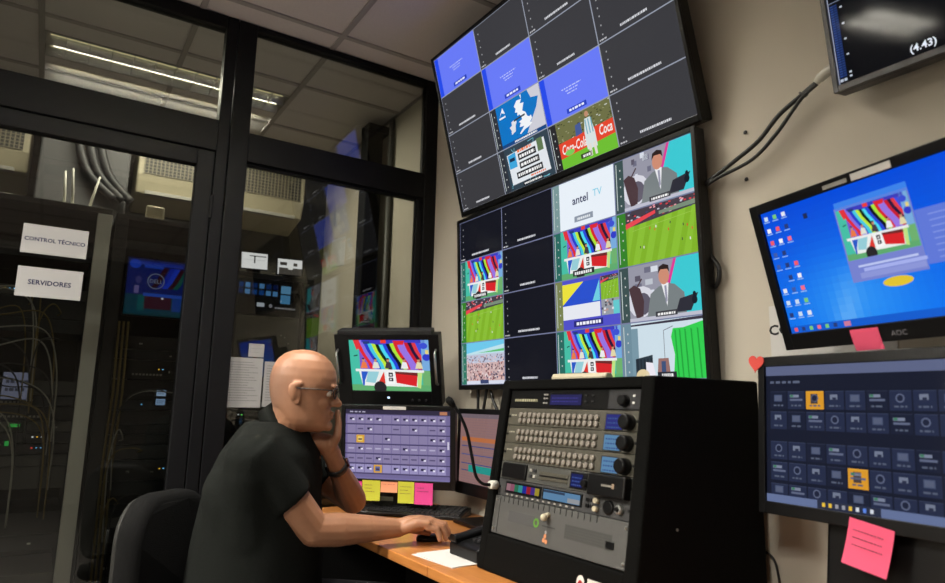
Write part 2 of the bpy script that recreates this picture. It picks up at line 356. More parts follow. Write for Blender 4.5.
def yellownews(c, L=1):
    c.rect(0, 0, 1, 1, (80, 80, 200), L); c.rect(.0, .2, .68, .92, (230, 232, 240), L+1); c.poly([(0, .48), (.68, .48), (.68, .92), (0, .92)], (40, 80, 205), L+2); c.poly([(0, .92), (.4, .92), (.0, .5)], (235, 225, 60), L+3)
    c.poly([(.68, .9), (.68, .5), (.55, .5)], (110, 205, 225), L+3); s = c.sub(.7, .5, .3, .45); soccer(s, L+4); c.rect(.7, .2, 1, .5, (150, 155, 165), L+3)
    c.rect(.9, .2, 1, .45, (100, 200, 205), L+4)
    for i in range(16):
        x, y = random.uniform(.7, .88), random.uniform(.2, .46); c.rect(x, y, x+.03, y+.04, random.choice([(225, 225, 230), (80, 80, 90), (190, 150, 140)]), L+5)
    c.rect(.2, .04, .72, .16, (40, 40, 120), L+4); c.scribble(.25, .68, .07, .06, (240, 240, 250), L+5, .03)
def slide(c, L=1):
    c.rect(0, 0, 1, 1, (104, 122, 246), L); c.rect(0, 0, .09, 1, (36, 74, 232), L+1)
    c.scribble(.34, .66, .56, .022, (190, 200, 250), L+1, .03); c.scribble(.4, .6, .5, .022, (190, 200, 250), L+1, .03); c.scribble(.42, .58, .44, .02, (190, 200, 250), L+1, .03)
    c.rect(.36, .05, .68, .15, (40, 66, 190), L+1); c.scribble(.4, .64, .08, .045, (235, 238, 255), L+2, .03)
def dark(c, k, L=1):
    c.rect(0, 0, 1, 1, k, L)
    for y in (.12, .3, .48, .64, .8): c.rect(.07, y, .085, y+.03, (170, 170, 175), L+1)
    c.scribble(.02, .12, .03, .03, (190, 190, 195), L+1); a = random.uniform(.14, .22)
    c.scribble(.5-a, .5+a, .085, .045, (215, 216, 222), L+1, .014)
def framed(pic, strip):
    def f(c):
        c.rect(0, 0, 1, 1, strip, 1); c.rect(.02, .06, .03, .95, (200, 210, 210), 2)
        for y in (.12, .3, .48, .64, .8): c.rect(.07, y, .085, y+.03, (200, 205, 205), 2)
        pic(c.sub(.125, 0, .875, 1), 2); c.scribble(.35, .62, .05, .06, (235, 235, 235), 18) if pic is studio else None
        if pic is studio: c.rect(.32, .03, .66, .14, (40, 40, 44), 17)
    return f

# ------------------------------------------------------------------ monitors
def pose(c, psi, tau):
    p, t = radians(psi), radians(tau); n = Vector((-cos(p), -sin(p), 0)); z = Vector((0, 0, 1))
    u = (-n).cross(z); v = z*cos(t) + n*sin(t); yl = -(n*cos(t) - z*sin(t))
    return Matrix(((u.x, yl.x, v.x, c[0]), (u.y, yl.y, v.y, c[1]), (u.z, yl.z, v.z, c[2]), (0, 0, 0, 1)))
def monitor(name, label, cat, w, h, M, bez, depth=.03, bulge=None, panel=(10, 10, 12), group=None, mt=None, bz=.006):
    """local frame: x right, z up, screen faces -y; origin at the middle of the front"""
    t = thing(name, label, cat, M, group); l, r, tp, b = bez; mt = mt or M_blk
    MB().box((-w/2, .004, -h/2), (w/2, depth, h/2)).build('housing', mt, t, .004)
    if bulge:
        bw, bh, bd = bulge
        MB().loft([[(-w*.46, depth, -h*.46), (w*.46, depth, -h*.46), (w*.46, depth, h*.46), (-w*.46, depth, h*.46)], [(-bw/2, depth+bd, -bh/2), (bw/2, depth+bd, -bh/2), (bw/2, depth+bd, bh/2), (-bw/2, depth+bd, bh/2)]], smooth=False).build('back_shell', mt, t, .006)
    mb = MB()
    for a, c in (((-w/2, -bz, -h/2), (-w/2+l, .006, h/2)), ((w/2-r, -bz, -h/2), (w/2, .006, h/2)), ((-w/2+l, -bz, h/2-tp), (w/2-r, .006, h/2)), ((-w/2+l, -bz, -h/2), (w/2-r, .006, -h/2+b))): mb.box(a, c)
    mb.build('bezel', mt, t, .0015)
    x0, z0, sw, sh = -w/2+l, -h/2+b, w-l-r, h-tp-b
    pc = Can(x0, z0, sw, sh, 0.002, .0002); pc.rect(0, 0, 1, 1, panel, 0)
    scr = pc.build('screen', t)
    return t, scr, Can(x0, z0, sw, sh, 0.002, .00015)
def wall_grid(can, scr, tiles, nx=4, ny=4, gap=.0035):
    for r in range(ny):
        for q in range(nx):
            fn = tiles[r][q]; c = can.sub(q/nx+gap/2, 1-(r+1)/ny+gap*.8, 1/nx-gap, 1/ny-gap*1.6); c.mb = MB(); fn(c); c.build('video_tile', scr)

# ================================================================== STRUCTURE
def build_shell():
    struct(MB().box((LX-.1, NY-.1, -.1), (WX+.1, BY+.1, 0)).build('floor', M_floor))
    struct(MB().box((WX, NY, 0), (WX+.1, BY, CZ)).build('wall_right', M_wall))
    M_wd = mat('dark_wall', (104, 100, 96), .9)
    struct(MB().box((LX-.1, NY, 0), (LX, BY, CZ)).build('wall_left', M_wd))
    struct(MB().box((LX, NY-.1, 0), (WX, NY, CZ)).build('wall_back', M_wd))
    struct(MB().box((LX, BY, 0), (WX, BY+.1, CZ)).build('wall_front', mat('server_wall', (62, 60, 56), .9)))
    cl = struct(MB().box((LX-.1, NY-.1, CZ+.09), (WX+.1, BY+.1, CZ+.15)).build('ceiling', M_ceil))
    xs = []; x = GX
    while x > LX-G: x -= G
    while x < WX: xs.append(x); x += G
    ys = []; y = GY
    while y > NY-G: y -= G
    while y < BY: ys.append(y); y += G
    src = {}
    for x in xs:
        for y in ys:
            a, b, c, d = max(x, LX)+.008, max(y, NY)+.008, min(x+G, WX)-.008, min(y+G, BY)-.008
            if c-a < .05 or d-b < .05: continue
            hit = [q for q in LUM if abs(q[0]-(x+G/2)) < G*.9 and abs(q[1]-(y+G/2)) < G*.4]
            if hit:
                for b2, d2 in ((b, hit[0][1]-.128), (hit[0][1]+.128, d)): MB().box((a, b2, CZ+.003), (c, d2, CZ+.029)).build('ceiling_tile', M_ceil, cl, .003)
                continue
            k = (round(c-a, 3), round(d-b, 3)); loc = ((a+c)/2, (b+d)/2, CZ+.015)
            if k not in src: src[k] = MB().box((-k[0]/2, -k[1]/2, -.012), (k[0]/2, k[1]/2, .014)).build('ceiling_tile', M_ceil, cl, .003, loc)
            else: link_copy(src[k], 'ceiling_tile', cl, loc)
    for x in xs:
        if x > LX:
            cuts = sorted([q[1] for q in LUM if abs(q[0]-x) < G*.5]); y0_ = NY
            for cy in cuts: MB().box((x-.012, y0_, CZ-.004), (x+.012, cy-.128, CZ+.006)).build('grid_bar', M_grid, cl); y0_ = cy+.128
            MB().box((x-.012, y0_, CZ-.004), (x+.012, BY, CZ+.006)).build('grid_bar', M_grid, cl)
    for y in ys:
        if y > NY: MB().box((LX, y-.012, CZ-.0045), (WX, y+.012, CZ+.0055)).build('grid_bar', M_grid, cl)
build_shell()

def pane_frame(name, x0, x1, label, parts, y0=PY-.03, y1=PY+.03):
    t = sthing(name, ((x0+x1)/2, PY, 0), label); M = Matrix.Translation((-(x0+x1)/2, -PY, 0))
    for nm, a, b in parts:
        mb = MB().box((a[0], y0 if len(a) < 3 else a[2], a[1]), (b[0], y1 if len(b) < 3 else b[2], b[1]), M)
        mb.build(nm, GLASS if nm == 'glass_pane' else (M_alu if nm in ('lever',) else M_frame), t, 0 if nm == 'glass_pane' else .003)
    return t
g0, g1 = PY-.004, PY+.004
def GP(x0, z0, x1, z1): return ('glass_pane', (x0, z0, g0), (x1, z1, g1))
pane_frame('window_1', .56, 1.54, 'black framed fixed glazing between the post and the beige wall', [
    ('post', (.545, 0), (.622, CZ)), ('jamb', (1.474, 0), (1.54, CZ)), ('head_rail', (.622, 2.775), (1.474, CZ)),
    ('transom', (.622, 2.172), (1.474, 2.300)), ('bottom_rail', (.622, 0), (1.474, .12)), ('glazing_bead', (.622, 2.160, PY-.016), (1.44, 2.172, PY+.016)), ('glazing_bead', (1.44, .12, PY-.016), (1.474, 2.172, PY+.016)),
    GP(.622, 2.3, 1.474, 2.775), GP(.622, .12, 1.44, 2.16)])
pane_frame('window_2', -.6, .545, 'black framed glass fanlight above the server room door', [
    ('post', (.495, 0), (.541, CZ)), ('head_rail', (-.62, 2.745), (.495, CZ)), ('transom', (-.62, 2.19), (.495, 2.325)), ('post', (-.70, 0), (-.62, CZ)), GP(-.62, 2.325, .495, 2.745)])
pane_frame('door_1', -.6, .49, 'black framed glass door into the server room', [
    ('stile', (.426, .01), (.492, 2.186)), ('stile', (-.615, .01), (-.54, 2.186)), ('top_rail', (-.54, 2.12), (.426, 2.186)), ('bottom_rail', (-.54, .01), (.426, .16)),
    ('hinge', (.486, 1.9, PY-.036), (.500, 2.0, PY-.03)), ('hinge', (.486, .3, PY-.036), (.500, .4, PY-.03)), ('lever', (-.59, 1.02, PY-.07), (-.48, 1.04, PY-.055)), GP(-.54, .16, .426, 2.12)], PY-.024, PY+.024)
pane_frame('window_3', -2.6, -.7, 'black framed glazing beyond the server room door', [
    ('post', (-2.7, 0), (-2.6, CZ)), ('head_rail', (-2.6, 2.745), (-.7, CZ)), ('transom', (-2.6, 2.19), (-.7, 2.325)), ('bottom_rail', (-2.6, 0), (-.7, .12)), GP(-2.6, .12, -.7, 2.19), GP(-2.6, 2.325, -.7, 2.745)])
struct(MB().box((LX, PY-.05, 0), (-2.7, PY+.05, CZ)).build('wall_partition', M_wall))

# ceiling luminaires: surface mounted, parabolic louvres
def luminaire(cx, cy, watts, tube_emit, label, wd=.25, lz=-.05, lc=(1, .95, .86)):
    t = thing('ceiling_luminaire', label, 'ceiling light', Vector((cx, cy, CZ+.074)), 'louvred ceiling luminaires'); L = 1.14
    b = MB(); b.box((-L/2, -wd/2, -.012), (L/2, wd/2, -.006))
    b.box((-L/2, -wd/2, -.075), (L/2, -wd/2+.006, -.012)); b.box((-L/2, wd/2-.006, -.075), (L/2, wd/2, -.012)); b.box((-L/2, -wd/2, -.075), (-L/2+.006, wd/2, -.012)); b.box((L/2-.006, -wd/2, -.075), (L/2, wd/2, -.012))
    b.build('housing', M_lgrey, t)
    for s in (-1, 1):
        MB().loft([[(-L/2+.01, s*wd*.02, -.075), (-L/2+.01, s*wd*.08, -.03), (-L/2+.01, s*wd*.40, -.03), (-L/2+.01, s*wd*.47, -.075), (-L/2+.01, s*wd*.42, -.022), (-L/2+.01, s*wd*.06, -.022)], [(L/2-.01, s*wd*.02, -.075), (L/2-.01, s*wd*.08, -.03), (L/2-.01, s*wd*.40, -.03), (L/2-.01, s*wd*.47, -.075), (L/2-.01, s*wd*.42, -.022), (L/2-.01, s*wd*.06, -.022)]], smooth=False).build('reflector', M_alu, t)
        MB().tube([(-L/2+.03, s*wd*.24, -.045), (L/2-.03, s*wd*.24, -.045)], .008, 10).build('tube_lamp', mat('tube_%g' % tube_emit, (255, 244, 190), .4, emit=tube_emit), t)
    src = None
    for i in range(11):
        x = -L/2+L*(i+1)/12
        if not src: src = MB().prism([(-wd/2+.008, -.074), (wd/2-.008, -.074), (wd/2-.008, -.052 if not lz < -.06 else -.04), (-wd/2+.008, -.052 if not lz < -.06 else -.04)], 0, -.0015, .0015).build('louver_blade', M_alu, t, 0, (x, 0, 0))
        else: link_copy(src, 'louver_blade', t, (x, 0, 0))
    if watts:
        ld = bpy.data.lights.new('lamp_light', 'AREA'); ld.shape = 'RECTANGLE'; ld.size = 1.05; ld.size_y = wd*.8; ld.energy = watts; ld.color = lc; ld.spread = radians(175)
        lo = bpy.data.objects.new('lamp_light', ld); COL.objects.link(lo); lo.parent = t; lo.location = (0, 0, lz)
    return t
luminaire(*LUM[0], SERV_W, .45, 'louvred ceiling light behind the glass above the server racks', lz=-.074, lc=(1, .94, .78))
for i, (x, y) in enumerate(LUM[1:]):
    luminaire(x, y, ROOM_W*(0, 1.15, .85, .75, .24)[i], (.25, 9, 9, 9, .6)[i], ['unlit louvred ceiling light overhead, mirrored faintly in the glass door', 'lit louvred ceiling light mirrored in the dark (4.43) wall screen', 'lit louvred ceiling light behind and left of the camera', 'lit louvred ceiling light at the far left of the control room', 'lit louvred ceiling light over the seated man'][i], lz=(-.05, -.05, -.05, -.05, -.033)[i])

# ================================================================== WALL SCREENS
GR = (58, 58, 62); DK = (15, 17, 27)
D1 = lambda c: dark(c, GR); D2 = lambda c: dark(c, DK); DB = lambda c: slide(c)
TEAL = (40, 105, 95)
def bracket(t, x, y0, y1, hh=.3):
    MB().box((-.2, y0, -hh/2), (.2, y0+.02, hh/2)).box((-.04, y0+.02, -hh/3), (.04, y1, hh/3)).build('wall_bracket', M_dgrey, t, .002)
t, scr, can = monitor('wall_television', 'big tilted wall television of grey and blue multiview tiles, the upper of the two', 'television', 1.245, .71, pose((1.382, 1.751, 2.325), 1.2, 14.9), (.012, .012, .012, .020), .045, (.7, .4, .03), (150, 156, 172))
wall_grid(can, scr, [[DB, D1, D1, D1], [D1, DB, D1, D1], [D1, framed(newsmap, (45, 50, 58)), DB, D1], [D1, framed(newsbox, (45, 50, 58)), framed(cola, (40, 40, 42)), D1]])
MB().box((-.1, .075, -.28), (.1, .10, -.1)).build('wall_bracket', M_dgrey, t, .002)
t, scr, can = monitor('wall_television', 'big upright wall television of studio and football multiview tiles, lower of the two', 'television', 1.245, .728, pose((1.47, 1.766, 1.600), 1.0, 2.4), (.014, .014, .014, .020), .04, None, (120, 126, 160))
ST = framed(studio, TEAL); SO = framed(soccer, (52, 130, 40)); PR = framed(presenter, (60, 80, 80))
wall_grid(can, scr, [[D2, D2, framed(antel, (120, 150, 150)), PR], [ST, D2, ST, SO], [SO, D2, framed(yellownews, (120, 130, 80)), PR], [framed(crowd, (50, 120, 100)), D2, ST, framed(curtain, (110, 140, 155))]])
MB().box((-.3, .04, -.2), (.3, .055, .2)).build('wall_bracket', M_dgrey, t, .002)

t, scr, can = monitor('wall_screen', 'dark wall screen showing (4.43) high above the blue desktop monitor', 'television', .93, .55, pose((1.432, .286, 2.17), .9, 8.0), (.012, .012, .012, .015), .045, (.5, .3, .03), (8, 9, 13), mt=mat('grey_bezel', (50, 50, 52), .4))
c = can; c.rect(.0, .0, .0025, 1, (150, 155, 175), 2); c.rect(.0, .0, 1, .004, (150, 155, 175), 2)
for j in range(1, 3): c.rect(0, .37*j, 1, .37*j+.004, (120, 128, 150), 2)
for j in range(1, 4): c.rect(.25*j, 0, .25*j+.0025, 1, (120, 128, 150), 2)
for j in range(3):
    c.rect(.004, .03+.37*j, .022, .36+.37*j if j < 2 else .99, (20, 36, 80), 1)
    for i in range(30):
        z = .034+i*.011+.37*j
        if z > .98: break
        c.rect(.005, z, .0125, z+.005, (48, 72, 132), 2); c.rect(.0145, z, .021, z+.005, (36, 58, 112), 2)
    for y in (.022, .04, .12, .19, .26, .335):
        if y+.37*j < .98: c.rect(.028, y+.37*j, .034, y+.37*j+.008, (190, 196, 208), 2)
c.rect(.004, .012, .012, .024, (180, 190, 205), 3); c.rect(.014, .012, .021, .024, (180, 190, 205), 3)
c.text('(4.43)', .193, .038, .030, (225, 232, 242), 2, 1, 0, .02)
c.build('picture', scr)

# desktop monitor, blue
t, scr, can = monitor('desktop_monitor', 'black monitor showing a blue desktop with icons, above the dark button monitor', 'monitor', .55, .335, pose((1.311, .614, 1.472), -12.3, 15.1), (.022, .022, .022, .036), .03, (.3, .2, .03), (10, 110, 235))
c = can
def mix(a, b, t): return tuple(a[i]+(b[i]-a[i])*t for i in range(3))
N = 30
for i in range(N):
    for j in range(18):
        x, y = (i+.5)/N, (j+.5)/18; d = math.exp(-(((x-.35)/.28)**2+((y-.2)/.38)**2))
        e = math.exp(-((x-.285-.16*y)/.055)**2)*max(0, 1-y/.5)
        k = mix(mix(mix((6, 110, 238), (4, 70, 215), y*.9), (60, 160, 246), d*.7), (150, 200, 248), e*.55); c.rect(i/N, j/18, (i+1)/N, (j+1)/18, k, 1)
ic = [(225, 230, 240), (240, 110, 130), (200, 220, 240), (60, 90, 170), (235, 90, 100), (120, 200, 120), (40, 60, 120), (240, 240, 245)]
for j in range(9):
    for i in range(3):
        if (i, j) in ((2, 3), (0, 5)): continue
        x, y = .014+i*.048, .975-j*.1; c.rect(x, y-.045, x+.02, y-.01, random.choice(ic), 3); c.rect(x-.006, y-.06, x+.026, y-.053, (150, 190, 240), 3)
c.rect(.215, .86, .235, .9, (30, 40, 80), 3); c.rect(0, 0, 1, .055, (20, 92, 205), 3)
for i in range(6): c.rect(.02+i*.04, .012, .037+i*.04, .042, random.choice(ic), 4)
c.rect(.27, .008, .3, .045, (200, 120, 150), 4)
c.rect(.36, .31, .665, .86, (118, 130, 206), 4); c.rect(.365, .84, .665, .90, (60, 130, 232), 4)
studio(c.sub(.367, .47, .292, .37), 5)
c.rect(.4, .41, .64, .425, (190, 200, 240), 5); c.rect(.40, .33, .66, .37, (140, 150, 215), 5); c.rect(.42, .375, .67, .40, (165, 175, 235), 5)
c.rect(.667, .34, .96, .70, (96, 120, 215), 5)
for i in range(8): c.rect(.71, .37+i*.04, .95, .378+i*.04, (130, 150, 225), 6)
c.ell(.54, .27, .06, .035, (225, 195, 50), 3)
c.build('picture', scr)
MB().box((-.01, -.0075, .1485), (.072, -.006, .162)).build('white_label', M_paper, t)
MB().box((-.075, -.0075, .150), (-.02, -.006, .158)).build('grey_badge', M_lgrey, t)
ink = Can(-.03, -.1655, .06, .03, -.0063, .0002); ink.text('AOC', .5, .45, .35, (120, 120, 125), 1); ink.build('badge', t, INK)
MB().box((-.05, .06, -.06), (.05, .225, .06)).build('wall_arm', M_dgrey, t, .004)

# dark button-panel monitor
t, scr, can = monitor('button_monitor', 'black monitor with a dark grid of buttons and two amber ones, beside the rack', 'monitor', .56, .34, pose((1.352, .645, 1.124), -3.0, -4.0), (.016, .016, .022, .026), .03, (.3, .2, .025), (18, 22, 38))
c = can; c.rect(0, 0, 1, 1, (20, 25, 42), 1); c.rect(0, .93, 1, 1, (92, 100, 132), 2); c.rect(0, .0, 1, .055, (98, 112, 150), 2); c.rect(.22, .0, .46, .055, (40, 46, 66), 3)
for i in range(8): c.rect(.24+i*.026, .015, .252+i*.026, .042, random.choice([(210, 215, 225), (230, 190, 60), (90, 130, 220), (150, 150, 160)]), 4)
c.scribble(.02, .16, .87, .018, (90, 98, 120), 2, .02)
def btn(c, x, y, w, h, k, L=2):
    c.rect(x, y, x+w, y+h, k, L); c.rect(x+.0015, y+h-.004, x+w, y+h, tuple(min(255, v+22) for v in k), L+1)
for r, y in enumerate((.68, .53, .31, .16, .015)):
    for i in range(12):
        x = .02+i*.081; amber = (r == 0 and i == 2) or (r == 3 and i == 4)
        hh = .13 if r < 4 else .12
        btn(c, x, y, .075, hh, (214, 150, 40) if amber else (34, 42, 68) if (i*7+r*3) % 5 else (24, 30, 50), 2)
        if amber: c.rect(x+.02, y+.04, x+.05, y+.11, (70, 60, 60), 4)
        kind = (i*5+r*11) % 4; g = (92, 100, 126)
        if kind == 0: c.rect(x+.018, y+.055, x+.055, y+.105, (70, 80, 108), 4); c.rect(x+.022, y+.062, x+.051, y+.098, (84, 92, 116), 5)
        elif kind == 1: c.rect(x+.01, y+.06, x+.066, y+.075, g, 4); c.rect(x+.01, y+.085, x+.05, y+.105, (120, 128, 150), 4); c.rect(x+.012, y+.088, x+.025, y+.104, (60, 120, 90), 5)
        elif kind == 2: c.ell(x+.037, y+.08, .016, .03, (90, 98, 124), 4, 10); c.ell(x+.037, y+.08, .011, .021, (28, 34, 56), 5, 10)
        else: c.rect(x+.02, y+.07, x+.05, y+.105, (112, 120, 140), 4); c.rect(x+.03, y+.06, x+.045, y+.085, (40, 46, 70), 5)
        c.scribble(x+.016, x+.06, y+.02, .012, (84, 92, 112), 4, .012)
c.rect(0, 0, 1, .055, (98, 112, 150), 6); c.rect(.22, 0, .46, .055, (40, 46, 66), 7)
for i in range(8): c.rect(.24+i*.026, .015, .252+i*.026, .042, random.choice([(210, 215, 225), (230, 190, 60), (90, 130, 220), (150, 150, 160)]), 8)
c.rect(.93, .42, .965, .5, (220, 160, 60), 6) if False else None
c.build('picture', scr)
MB().loft([[(-.15, .035, -.16), (.2, .035, -.16), (.2, .06, -.16), (-.15, .06, -.16)], [(-.155, .03, -.30), (.2, .03, -.30), (.2, .06, -.30), (-.155, .06, -.30)], [(-.14, .02, -.36), (.19, .02, -.36), (.19, .07, -.36), (-.14, .07, -.36)]], smooth=False).build('stand_column', M_blk, t, .008)
MB().box((-.2, -.06, -.375), (.24, .1, -.362)).build('stand_base', M_blk, t, .008)

# studio rack monitor in the corner
MS = pose((1.222, 2.561, 1.315), 45.3, 20)
t, scr, can = monitor('preview_monitor', 'small black broadcast monitor showing a colourful studio set, in the corner', 'monitor', .46, .31, MS, (.062, .045, .024, .062), .05, (.3, .2, .04), (8, 8, 10))
studio(can.sub(0, 0, 1, 1), 1); can.build('picture', scr)
MB().box((-.215, -.004, .155), (.2, .05, .172)).build('top_lip', M_dgrey, t, .002)
for s in (-1, 1):
    MB().tube([(s*.216, -.006, .09), (s*.216, -.028, .08), (s*.216, -.028, -.05), (s*.216, -.006, -.06)], .005, 8).build('handle', M_alu, t)
MB().box((-.01, -.008, -.125), (.0, -.006, -.117)).build('power_light', mat('led_white', (200, 220, 255), .5, emit=1), t)
for x in (.1, .13, .16): MB().tube([(x, -.003, -.13), (x, -.012, -.13)], .005, 8).build('knob', M_dgrey, t)
MB().box((-.05, .03, -.44), (.05, .055, -.1)).box((-.12, -.04, -.56), (.12, .12, -.53)).tube([(0, .05, -.54), (0, .05, -.12)], .02, 10).build('stand', M_blk, t, .003)
M_ = MS.inverted()

# grey-violet button monitor
MM = pose((1.215, 2.43, 1.005), 46, 6)
t, scr, can = monitor('routing_monitor', 'monitor with a violet-grey grid of buttons, sticky notes along its lower edge', 'monitor', .475, .325, MM, (.016, .022, .018, .032), .03, (.28, .2, .03), (96, 88, 130))
c = can; c.rect(0, 0, 1, 1, (112, 103, 148), 1); c.rect(0, .93, 1, 1, (50, 45, 66), 2); c.scribble(.04, .2, .955, .018, (170, 165, 190), 3, .03); c.rect(.9, .94, .97, .985, (180, 120, 90), 3); c.rect(0, 0, 1, .02, (120, 112, 160), 2)
for r in range(6):
    y = .80-r*.142
    c.rect(.0, y-.022, 1, y-.008, (66, 60, 90), 2)
    for i in range(11):
        x = .02+i*.086; am = (r == 2 and i == 1) or (r == 5 and i == 3)
        btn(c, x, y, .079, .112, (212, 160, 60) if am else (134, 124, 162) if r < 5 else (150, 142, 186), 2)
        if am: c.rect(x+.015, y+.02, x+.06, y+.09, (230, 200, 110) if r == 2 else (90, 100, 150), 4); c.rect(x+.02, y+.04, x+.055, y+.06, (60, 40, 60), 5)
        elif (r in (0, 5) and i not in (4,)) or (i+r*3) % 5 == 0 or i == 10:
            c.rect(x+.02, y+.05, x+.06, y+.08, (40, 34, 66), 4); c.rect(x+.045, y+.04, x+.066, y+.066, (226, 222, 240), 5)
        elif r in (3, 4) or (i*r) % 4 == 1: c.rect(x+.012, y+.05, x+.066, y+.07, (176, 170, 200) if r == 3 else (90, 82, 116), 4)
c.rect(.972, .45, .99, .56, (200, 195, 215), 3)
c.build('picture', scr)
MB().box((-.06, -.0075, .1465), (.035, -.006, .159)).build('white_label', M_paper, t)
MB().box((-.03, .035, -.24), (.03, .06, -.05)).box((-.11, -.06, -.256), (.11, .12, -.243)).build('stand', M_blk, t, .004)

# second list monitor against the wall
t, scr, can = monitor('list_monitor', 'monitor with a pinkish schedule list half hidden behind the equipment rack', 'monitor', .5, .33, pose((1.428, 2.095, .995), -4, -1), (.014, .014, .02, .045), .03, (.3, .2, .02), (150, 116, 122))
c = can; c.rect(0, 0, 1, 1, (136, 104, 102), 1)
for i in range(26): c.rect(.04, .02+i*.037, .96, .024+i*.037, (120, 96, 104), 2)
for y, k in ((.60, (176, 104, 62)), (.52, (60, 70, 120)), (.40, (70, 80, 130)), (.27, (60, 70, 120)), (.17, (66, 70, 110))): c.rect(.03, y, .97, y+(.06 if k[0] > 150 else .014), k, 3)
c.rect(.16, .16, .97, .26, (30, 140, 130), 4); c.rect(0, .94, 1, 1, (110, 96, 104), 3); c.build('picture', scr)
MB().box((-.03, .03, -.235), (.03, .045, -.05)).box((-.1, -.09, -.255), (.1, .06, -.24)).build('stand', M_blk, t, .004)

# ================================================================== NOTES, STICKERS, PAPERS
M_pink = mat('pink_note', (232, 86, 122), .8); M_pink2 = mat('magenta_note', (226, 72, 150), .8); M_yel = mat('yellow_note', (202, 206, 62), .8); M_pea = mat('peach_note', (240, 160, 120), .8); M_red = mat('heart_red', (214, 72, 62), .7)
def note(name, label, M, x0, z1, w, h, m, y=-.009, curl=.006, tilt=0, lines=3, group='sticky notes on the monitors', cat='sticky note'):
    t = thing(name, label, cat, M @ Matrix.Translation((x0+w/2, y, z1)) @ Matrix.Rotation(tilt, 4, 'Y'), group)
    rows = [[(-w/2+w*i/4, -curl*(k/5)**2, -h*k/5) for i in range(5)] for k in range(6)]
    mb = MB(); b = [p for r in rows for p in r]; mb.add(b+[(p[0], p[1]+.0006, p[2]) for p in b], [(r*5+i, r*5+i+1, r*5+i+6, r*5+i+5) for r in range(5) for i in range(4)] + [(30+r*5+i, 30+r*5+i+5, 30+r*5+i+6, 30+r*5+i+1) for r in range(5) for i in range(4)], None, True)
    mb.build('sheet', m, t)
    if lines:
        c = Can(-w/2, -h, w, h, -curl*.45-.0008, .0002)
        for i in range(lines): c.scribble(.15, random.uniform(.5, .85), .76-i*.16, .022, (96, 52, 66), 1, .04)
        c.build('handwriting', t, INK)
    return t
zb = -.1625+.022
note('sticky_note', 'magenta sticky note half hidden behind the forearm', MM, -.195, zb, .05, .055, M_pink2, lines=0)
note('sticky_note', 'yellow sticky note beside the magenta one hidden by the arm', MM, -.143, zb+.006, .075, .078, M_yel)
note('sticky_note', 'peach sticky note between two yellow ones', MM, -.066, zb+.003, .07, .04, M_pea, lines=1)
note('sticky_note', 'yellow sticky note between the peach and the magenta ones', MM, .006, zb+.006, .066, .082, M_yel)
note('sticky_note', 'magenta sticky note at the right end of the row under the violet-grey screen', MM, .074, zb+.004, .074, .082, M_pink2, lines=2)
MW = pose((1.311, .614, 1.472), -12.3, 15.1); MG = pose((1.352, .645, 1.124), -3.0, -4.0)
note('sticky_note', 'pink sticky note under the blue desktop monitor', MW, -.100, -.137, .062, .044, M_pink, curl=-.004, lines=0)
note('sticky_note', 'square pink sticky note hanging below the dark button monitor', MG, -.076, -.157, .084, .086, M_pink, curl=.01, tilt=.16, lines=3)
hp = [(.016*sin(a)**3, (.013*cos(a)-.005*cos(2*a)-.002*cos(3*a)-.001*cos(4*a))) for a in [2*pi*i/28 for i in range(28)]]
o = MB().prism([(x*1.25, z*1.35) for x, z in hp], 1, -.001, .001).build('heart_sticker', M_red, None); o.matrix_world = MG @ Matrix.Translation((-.282, -.009, .157)) @ Matrix.Rotation(.12, 4, 'Y')
tag(o, 'red paper heart stuck on the corner of the dark button monitor', 'sticker')
def sheet(name, label, x0, z0, x1, z1, txt=None, y=PY-.0055, cat='paper', group=None, m=None, lines=0, th=.06, seg=.03):
    t = thing(name, label, cat, Vector(((x0+x1)/2, y, z0)), group); w, h = x1-x0, z1-z0
    MB().box((-w/2, -.0006, 0), (w/2, .0006, h)).build('sheet', m or M_paper2, t)
    c = Can(-w/2, 0, w, h, -.0008, .0002)
    if txt: c.text(txt, .5, .5, th*1.0, (22, 26, 64), 1, 1.0, 0, .022)
    for i in range(lines): c.scribble(.08, random.uniform(.6, .92), .9-i*.82/lines, .012, (110, 108, 110), 1, seg)
    if txt or lines: c.build('print', t, INK)
    return t
sheet('door_sign', 'white paper sign reading CONTROL TÉCNICO on the glass door', -.122, 1.676, .081, 1.782, 'CONTROL TÉCNICO', cat='sign', group='paper signs on the door', th=.135)
sheet('door_sign', 'white paper sign reading SERVIDORES on the glass door', -.121, 1.520, .079, 1.627, 'SERVIDORES', cat='sign', group='paper signs on the door', th=.16)
sheet('paper_sheet', 'large printed sheet taped to the glass left of the bald head', .615, 1.146, .758, 1.347, lines=16, group='sheets on the glass')
sheet('paper_sheet', 'small square sheet above the other two on the glass', .695, 1.352, .758, 1.407, lines=3, group='sheets on the glass')
sheet('paper_sheet', 'printed sheet on the glass partly hidden by the bald head', .765, 1.15, .90, 1.336, lines=14, group='sheets on the glass')
o = MB().box((WX-.0015, .70, 1.31), (WX-.0002, .997, 1.437)); tw = thing('wall_paper_sign', 'grey-white paper sign starting CO on the wall behind the blue monitor', 'sign', Vector((WX, .85, 1.31)))
MB().box((-.0015, -.15, 0), (-.0003, .147, .127)).build('sheet', M_paper, tw)
cc = Can(0, 0, .297, .127, 0, .0002); cc.text('CO', .09, .52, .20, (24, 24, 28), 1, 1.1, 0, .03); oo = cc.build('print', tw, INK); oo.matrix_local = Matrix(((0, 1, 0, -.0017), (-1, 0, 0, .147), (0, 0, 1, 0), (0, 0, 0, 1)))
ts = thing('wall_notice', 'printed notice on the server room side wall behind the glass', 'paper', Vector((WX-.001, 4.08, 2.06)))
MB().box((-.001, -.13, 0), (.0005, .12, .19), Matrix.Rotation(.08, 4, 'X')).build('sheet', M_paper, ts)

